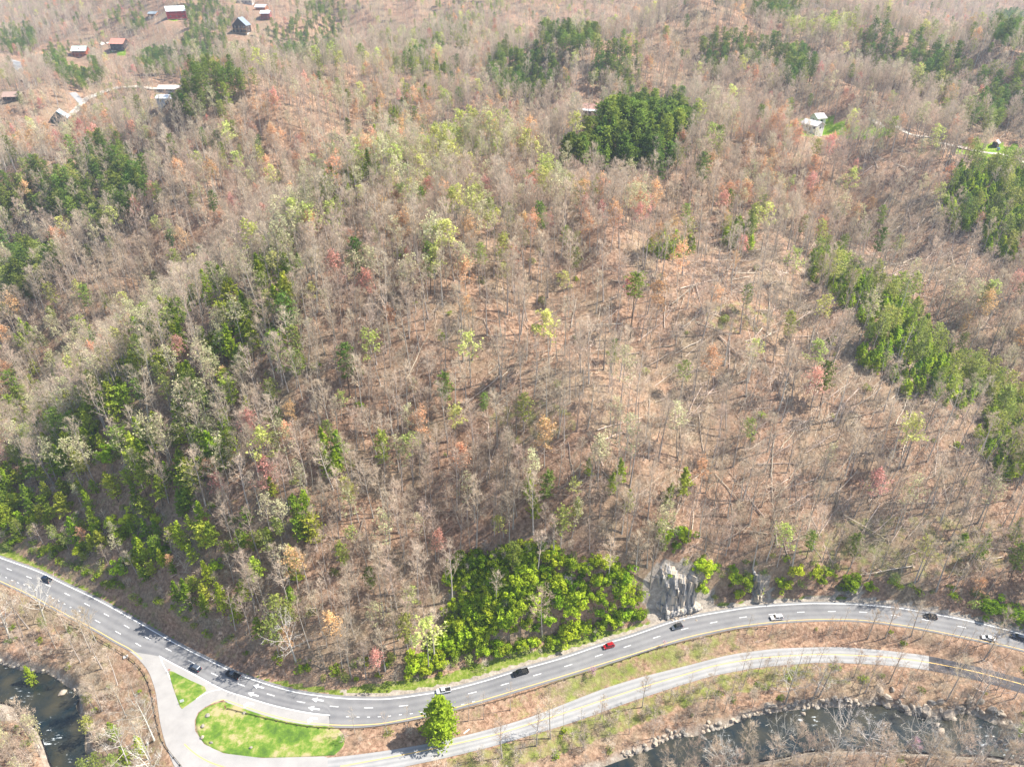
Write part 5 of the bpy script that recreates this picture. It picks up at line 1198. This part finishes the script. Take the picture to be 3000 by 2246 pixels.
# ------------------------------------------------------------------ cabins, barn and the white house
def hm(n_, c, rough=.7, metal=0.0): 
    if n_ not in M: M[n_] = mat(n_, c, rough, metal, var=.12, nscale=.8)
    return M[n_]
def cabin(name, u_, v_, label, w, dpt, h, wall_c, roof_c, yaw=0, ridge='x', pitch=.55, base_c=None, deck=None, dormer=None, cat="house", win=3, floors=1, chim=False, below=3.5, z_up=0.0):
    k_ = 1.0 if u_ > 2000 else 1.2; w *= k_; dpt *= k_; h *= k_ * (1.12 if k_ > 1 else 1); X, Y, Z = hit(u_, v_); r = empty(name, (X, Y + dpt / 2 * math.cos(yaw), Z + z_up), yaw); tag(r, label, cat)
    wm = hm(*wall_c); rm = hm(*roof_c); bm_ = hm(*(base_c or ("concrete_base", (.5, .48, .45)))); fm = hm("window_trim", (.7, .68, .64)); 
    H = h * floors
    a = MB(); a.box((0, 0, -below / 2 + .3), (w - .1, dpt - .1, below + .6)); a.build("foundation", bm_, r)
    a = MB(); a.box((0, 0, H / 2 + .6), (w, dpt, H)); wl_ = a.build("wall", wm, r)
    a = MB(); zt = H + .6; ov = .7
    if ridge == 'x': half, ln = dpt / 2, w / 2
    else: half, ln = w / 2, dpt / 2
    rh = half * pitch
    def T3(p): return p if ridge == 'x' else (p[1], -p[0], p[2])
    a.add([T3(p) for p in [(-ln, -half, zt), (ln, -half, zt), (ln, half, zt), (-ln, half, zt), (-ln, 0, zt + rh), (ln, 0, zt + rh)]], [(0, 4, 3), (1, 2, 5), (0, 1, 5, 4), (2, 3, 4, 5)]); a.build("gable", wm, r)
    for sgn in (-1, 1):
        a = MB(); e = half + ov; ze = zt - ov * pitch + .05; L2 = ln + ov
        q_ = [(-L2, sgn * e, ze), (L2, sgn * e, ze), (L2, 0, zt + rh + .05), (-L2, 0, zt + rh + .05)]; a.add([T3(p) for p in q_ + [(p[0], p[1], p[2] + .22) for p in q_]], [(0, 1, 2, 3), (4, 5, 6, 7), (0, 1, 5, 4), (1, 2, 6, 5), (2, 3, 7, 6), (3, 0, 4, 7)]); rf = a.build("roof", rm, r)
    if chim: a = MB(); a.box((w * .25, dpt * .1, zt + rh + .3), (.9, .9, 2.2)); a.build("chimney", hm("chimney_stone", (.35, .3, .26)), r)
    pn = MB(); pn.box((0, 0, 0), (1.25, .06, 1.25)); pnm = pn.mesh("pane", (M['glass'],)); fr = MB(); fr.box((0, 0, 0), (1.6, .1, 1.6)); frm = fr.mesh("window", (fm,))
    for fl in range(floors):
        for k in range(win):
            xx = (k + .5) / win * w - w / 2; wd = obj("window", frm, r, (xx, -dpt / 2 - .05, .6 + fl * h + h * .55)); obj("pane", pnm, wd, (0, -.05, 0))
        for sx in (-1, 1):
            wd = obj("window", frm, r, (sx * (w / 2 + .05), 0, .6 + fl * h + h * .55), (0, 0, sx * R(90))); obj("pane", pnm, wd, (0, -.05, 0))
    a = MB(); a.box((w * .1, -dpt / 2 - .06, 1.65), (1.0, .1, 2.1)); a.build("door", hm("dark_door", (.1, .06, .04)), r)
    if deck:
        dc, dd = deck; dm = hm(*dc)
        for fl in range(floors):
            a = MB(); a.box((0, -dpt / 2 - dd / 2 - .12, .5 + fl * h), (w + 1, dd, .25)); a.build("deck", dm, r)
            a = MB(); a.box((0, -dpt / 2 - dd, 1.5 + fl * h), (w + 1, .12, .14)); a.box((0, -dpt / 2 - dd, 1.0 + fl * h), (w + 1, .08, .1)); a.build("railing", dm, r)
        for k in range(5):
            a = MB(); a.box(((k / 4 - .5) * (w + .8), -dpt / 2 - dd + .1, (.6 + H) / 2 - 1.6), (.3, .3, H + 3.6)); a.build("porch_post", dm, r)
        a = MB(); a.add([(-w / 2 - .7, -dpt / 2 - dd - .4, zt - 1.0), (w / 2 + .7, -dpt / 2 - dd - .4, zt - 1.0), (w / 2 + .7, -dpt / 2 - ov * .3, zt - .05), (-w / 2 - .7, -dpt / 2 - ov * .3, zt - .05)] + [(-w / 2 - .7, -dpt / 2 - dd - .4, zt - .8), (w / 2 + .7, -dpt / 2 - dd - .4, zt - .8), (w / 2 + .7, -dpt / 2 - ov * .3, zt + .15), (-w / 2 - .7, -dpt / 2 - ov * .3, zt + .15)], [(0, 1, 2, 3), (4, 5, 6, 7), (0, 1, 5, 4), (1, 2, 6, 5), (2, 3, 7, 6), (3, 0, 4, 7)]); 
        if ridge == 'x': a.build("porch_roof", rm, r)
    if dormer:
        a = MB(); y0 = -dpt / 2 + 1.2; zd = zt + .7; a.add([(-1.5, y0, zd - .4), (1.5, y0, zd - .4), (0, y0, zd + 2.0), (-1.5, 0, zd + .2), (1.5, 0, zd + .2), (0, 0, zd + 2.0)], [(0, 1, 2), (0, 3, 4, 1), (0, 2, 5, 3), (1, 4, 5, 2), (3, 5, 4)]); dm_ = a.build("dormer", hm(*dormer), r)
        wd = obj("window", frm, dm_, (0, y0 - .08, zd + .55), None, (.7, 1, .7))
    return r
RED = ("red_log_wall", (.42, .10, .05)); DK = ("dark_log_wall", (.07, .05, .04)); WHT = ("white_siding", (.74, .74, .72)); WR = ("white_metal_roof", (.68, .70, .70), .5)
cabin("cabin", 172, 366, "dark green cabin with blue-grey roof among pines at the gravel lane end", 12, 11, 4.2, ("dark_green_wall", (.03, .07, .06)), ("blue_grey_roof", (.36, .45, .50), .5), .3, 'y', .9, deck=(("weathered_deck", (.35, .30, .26)), 3), win=3, floors=1)
cabin("cabin", 36, 296, "brown-roofed cabin among orange trees at the left edge", 14, 9, 3.2, DK, ("brown_roof", (.36, .25, .20)), .15, 'x', .5, deck=(("brown_deck", (.28, .2, .15)), 2.5))
cabin("cabin", 235, 168, "red-orange log cabin with pale green roof and small dormer", 16, 10, 3.0, RED, ("pale_green_roof", (.52, .66, .58), .5), .05, 'x', .75, deck=(("orange_deck", (.55, .20, .08)), 2.6), dormer=RED, floors=2)
cabin("cabin", 348, 148, "dark cabin with coral red roof and white basement wall", 16, 11, 3.0, DK, ("coral_roof", (.62, .28, .20), .5), -.15, 'x', .7, ("white_basement", (.72, .7, .66)), deck=(("dark_deck", (.12, .1, .1)), 2.6), floors=2, below=6)
cabin("house", 497, 272, "long single-storey house with a pale beige roof and white porch", 21, 9, 3.1, ("beige_wall", (.5, .42, .34)), ("beige_roof", (.60, .52, .45)), -.05, 'x', .45, deck=(("white_porch", (.7, .7, .68)), 2.2), win=6)
cabin("garage", 484, 309, "small white-roofed garage below the long beige house", 9, 7, 3.0, ("grey_wall", (.4, .42, .45)), WR, 0, 'x', .4, cat="garage", win=2)
cabin("cabin", 512, 56, "bright red cabin with white roof on the cleared hilltop", 20, 14, 3.6, ("bright_red_wall", (.50, .035, .04)), WR, .45, 'x', .55, deck=(("red_deck", (.45, .06, .05)), 2.8), floors=2)
cabin("shed", 449, 51, "small grey-roofed outbuilding left of the bright red cabin", 11, 8, 2.8, ("rust_wall", (.40, .20, .10)), ("grey_roof", (.35, .4, .42)), -.3, 'x', .5, cat="shed", win=2)
cabin("cabin", 706, 98, "dark log cabin with steep grey gables below the dense pines", 15, 12, 3.2, DK, ("slate_roof", (.22, .26, .30), .5), -.1, 'y', .95, deck=(("tan_deck", (.40, .25, .13)), 2.6), floors=2)
cabin("cabin", 779, 58, "small red cabin with white roof, the lower of two", 10, 8, 2.8, ("dull_red_wall", (.32, .10, .09)), WR, 0, 'x', .5, deck=(("red_porch", (.40, .12, .10)), 2), floors=2, win=2)
cabin("cabin", 765, 30, "small orange-brown cabin with white roof just above the small red cabin", 12, 8, 2.8, ("orange_brown_wall", (.42, .18, .09)), WR, -.15, 'x', .45, deck=(("orange_deck", (.55, .20, .08)), 2), win=2)
cabin("house", 718, 12, "pale-roofed long house at the very top of the picture", 18, 10, 3.0, ("tan_wall", (.45, .38, .32)), ("off_white_roof", (.66, .62, .58)), -.1, 'x', .45, win=4)
cabin("shed", 118, 170, "tiny orange-roofed shed among pines near the left edge", 9, 7, 2.6, DK, ("orange_roof", (.70, .30, .15)), .4, 'x', .6, cat="shed", win=1)
cabin("house", 2380, 388, "white two-part farmhouse on the bright green lawn", 13, 8.5, 3.6, WHT, ("white_shingle_roof", (.72, .70, .68)), R(122) - R(180), 'x', .5, WHT, floors=1, win=4, z_up=1.2, chim=True)
cabin("farmhouse_wing", 2398, 374, "rear white wing of the farmhouse with its own bright roof", 7, 9, 3.8, WHT, ("white_shingle_roof", (.72, .70, .68)), R(15), 'x', .55, WHT, floors=1, win=1, z_up=2.2)
def barn():
    X, Y, Z = hit(1728, 343); r = empty("barn", (X, Y + 5, Z + .5), R(-22)); tag(r, "old open barn with a rusty roof patched white along one edge", "barn")
    wd = hm("old_barn_wood", (.10, .075, .06)); ru = mat("rusty_roof", (.35, .14, .10), .7, .2, nscale=.5, col2=(.58, .40, .33)); wr = hm("new_white_sheet", (.78, .82, .84), .4)
    for k in range(4):
        for j in (0, 1): a = MB(); a.box((-6.5 + k * 4.3, -5 + 10 * j, 1.5 + j * 1.2), (.3, .3, 6 + 2.4 * j)); a.build("post", wd, r)
    a = MB(); a.box((0, 5, 2.4), (13.2, .2, 4.8)); a.box((6.7, 0, 2), (.2, 9.8, 4)); a.box((-6.7, 2, 2), (.2, 6, 4)); a.build("wall", wd, r)
    def sheet(x0, x1, y0, y1, m, nm):
        f_ = lambda y_: 4.3 + (y_ + 6) * .26; a = MB(); q_ = [(x0, y0, f_(y0)), (x1, y0, f_(y0)), (x1, y1, f_(y1)), (x0, y1, f_(y1))]; a.add(q_ + [(p[0], p[1], p[2] + .12) for p in q_], [(0, 1, 2, 3), (4, 5, 6, 7), (0, 1, 5, 4), (1, 2, 6, 5), (2, 3, 7, 6), (3, 0, 4, 7)]); a.build(nm, m, r)
    for k in range(7): sheet(-7.4 + k * 2.11, -7.4 + (k + 1) * 2.11 - .03, -3.2, 6.2, ru, "roof_sheet"); sheet(-7.4 + k * 2.11, -7.4 + (k + 1) * 2.11 - .03, -6.4, -3.25, wr, "roof_sheet")
barn()
X, Y, Z = hit(2915, 430); r = empty("shed", (X, Y, Z), .7); tag(r, "small dark open shed with pale roof beside the gravel lane", "shed")
a = MB(); a.box((0, 0, 1.2), (3.4, 3.4, 3.0)); a.build("wall", hm("black_shed_wood", (.03, .03, .035)), r)
for sg in (-1, 1):
    a = MB(); q_ = [(-2.1, sg * 2.2, 2.4), (2.1, sg * 2.2, 2.4), (2.1, 0, 4.4), (-2.1, 0, 4.4)]; a.add(q_ + [(p[0], p[1], p[2] + .15) for p in q_], [(0, 1, 2, 3), (4, 5, 6, 7), (0, 1, 5, 4), (1, 2, 6, 5), (2, 3, 7, 6), (3, 0, 4, 7)]); a.build("roof", hm("pale_shingle", (.52, .48, .48)), r)
X, Y, Z = hit(2918, 436); a = MB(); a.tube([(0, 0, -.3), (0, 0, 1.0)], [.8, .8], 14, cap=True); a.tube([(0, 0, .98), (0, 0, 1.08)], [.86, .86], 14, cap=True); o = a.build("blue_barrel", hm("bright_blue_plastic", (.04, .30, .62), .4), loc=(X, Y - 2.5, Z)); tag(o, "bright blue tub in front of the small dark shed", "barrel")

# ------------------------------------------------------------------ labels: what stands nearest says which one
LM = [(137,1697,"the dark navy pickup"),(572,1956,"the blue car by the grass triangle"),(683,1977,"the black pickup at the junction"),(1292,2090,"the broad bright evergreen"),(1525,1970,"the all-black pickup"),(1783,1892,"the red car"),(1983,1836,"the boxy grey car"),(2275,1809,"the white car in the bend"),(2726,1806,"the black car at right"),(2896,1869,"the white sedan"),
      (1985,1740,"the layered rock cut"),(2222,1710,"the narrow tan rock slab"),(1600,1760,"the bright green bluff"),(868,1850,"the big white tree at the bend"),(1610,960,"the lone lime green tree"),(1845,850,"the tall bare-stemmed pine"),(172,350,"the blue-roofed cabin"),(235,150,"the green-roofed cabin"),(348,130,"the coral-roofed cabin"),(497,262,"the long beige house"),(512,40,"the bright red cabin"),(706,85,"the dark gabled cabin"),(779,45,"the small red cabin"),(1725,325,"the old barn"),(1860,400,"the spruce knoll"),(2380,370,"the white farmhouse"),(2915,415,"the small dark shed"),
      (2450,820,"the young pine band's top"),(2750,1080,"the young pine band's middle"),(2950,1300,"the young pine band's foot"),(2900,560,"the lane-side pine thicket"),(620,900,"the tall west-slope pine"),(640,1400,"the large pale green hemlock"),(200,1300,"the hemlock clump at the left edge"),(1360,500,"the lime green ridge trees"),(150,590,"the large left pine grove"),(1560,1240,"the green patch mid-slope"),(2170,930,"the shaded right-slope hollow"),(2400,1500,"the lowest fallen timber"),(600,750,"the west-slope woods"),(1100,1000,"the leaf-covered centre slope"),(1150,1400,"the bare woods over the bluff"),(900,600,"the mid-slope woods"),(500,2060,"the grass triangle's lower corner"),(780,2150,"the grass oval"),(184,2030,"the tan boulder in the left pool"),(2712,2088,"the largest flat river boulder"),(2743,2122,"the rapids"),(2300,2062,"the white riverside tree"),(2425,2167,"the small white river rock"),(1735,1990,"the pink flowering tree"),(2714,1936,"the side road's dark repaving"),(1900,2000,"the side road's bend"),(2200,1000,"the crossed fallen trunks"),(1700,1500,"the hemlocks above the bluff"),(2300,620,"the tangle below the farmhouse"),(1150,180,"the far central pines"),(2300,220,"the small far pine grove"),(2440,120,"the lime top-right ridge"),(2750,260,"the dark top-right spur")]
LMa = np.array([(a, b) for a, b, c_ in LM], float)
ORD = ["", "second ", "third ", "fourth ", "fifth ", "sixth ", "seventh ", "eighth ", "ninth ", "tenth ", "eleventh ", "twelfth "]
cells = {}
for rec in TOLABEL:
    o, kw, cat, u_, v_, zz = rec
    d2 = ((LMa - np.array([u_, v_])) ** 2 * [1, 1.3]).sum(1); k = int(np.argmin(d2)); du, dv_ = u_ - LMa[k, 0], v_ - LMa[k, 1]
    side = ("right of " if du > 0 else "left of ") if abs(du) > abs(dv_) else ("below " if dv_ > 0 else "above ")
    cells.setdefault((kw, cat, side + LM[k][2]), []).append(rec)
for (kw, cat, where), rl in cells.items():
    rl.sort(key=lambda r_: r_[3])
    n = len(rl); rowtxt = {}
    if n > 24:
        nr = math.ceil(n / 20); srt = sorted(rl, key=lambda q_: -q_[4])
        for j in range(nr):
            row = sorted(srt[j * n // nr:(j + 1) * n // nr], key=lambda q_: q_[3]); rn = ", lowest row" if j == 0 else (", top row" if j == nr - 1 else ", %srow up" % ORD[j])
            for i_, q_ in enumerate(row):
                m_n = len(row); rowtxt[id(q_)] = rn + ", " + (("leftmost" if i_ == 0 else ORD[i_] + "from left") if i_ < (m_n + 1) // 2 else ("rightmost" if i_ == m_n - 1 else ORD[m_n - 1 - i_] + "from right"))
    pl_ = kw + ('es' if kw.endswith('sh') else 's')
    for i, r_ in enumerate(rl):
        if n == 1: lab = kw + " " + where
        elif n <= 24:
            od = (ORD[i] + "from left") if i < (n + 1) // 2 else (ORD[n - 1 - i] + "from right")
            od = od.replace("from left", "from left" if i else "leftmost").replace("from right", "from right" if n - 1 - i else "rightmost")
            lab = kw + " " + where + ", " + od
        else: lab = kw + " " + where + rowtxt[id(r_)]
        if len(lab.split()) > 16: lab = kw + ' ' + where
        tag(r_[0], lab, cat, pl_ + ' ' + where if n > 1 else pl_ + ' ' + r_[5])

# ------------------------------------------------------------------ spring haze over the far valleys
hz = MB()
hz.box((0, 1150, 170), (5600, 3300, 366)); o = hz.mesh("haze"); hv = bpy.data.materials.new("haze_air"); hv.use_nodes = True; N, L = nodes(hv)
N.remove(N["Principled BSDF"]); pv = N.new("ShaderNodeVolumePrincipled"); pv.inputs["Color"].default_value = (.70, .83, 1, 1); pv.inputs["Density"].default_value = 0.00013; pv.inputs["Anisotropy"].default_value = .2
L.new(pv.outputs[0], N["Material Output"].inputs["Volume"]); o.materials.append(hv); ho = obj("haze", o); tag(ho, "thin bluish haze over the far valleys", "haze", kind='stuff')
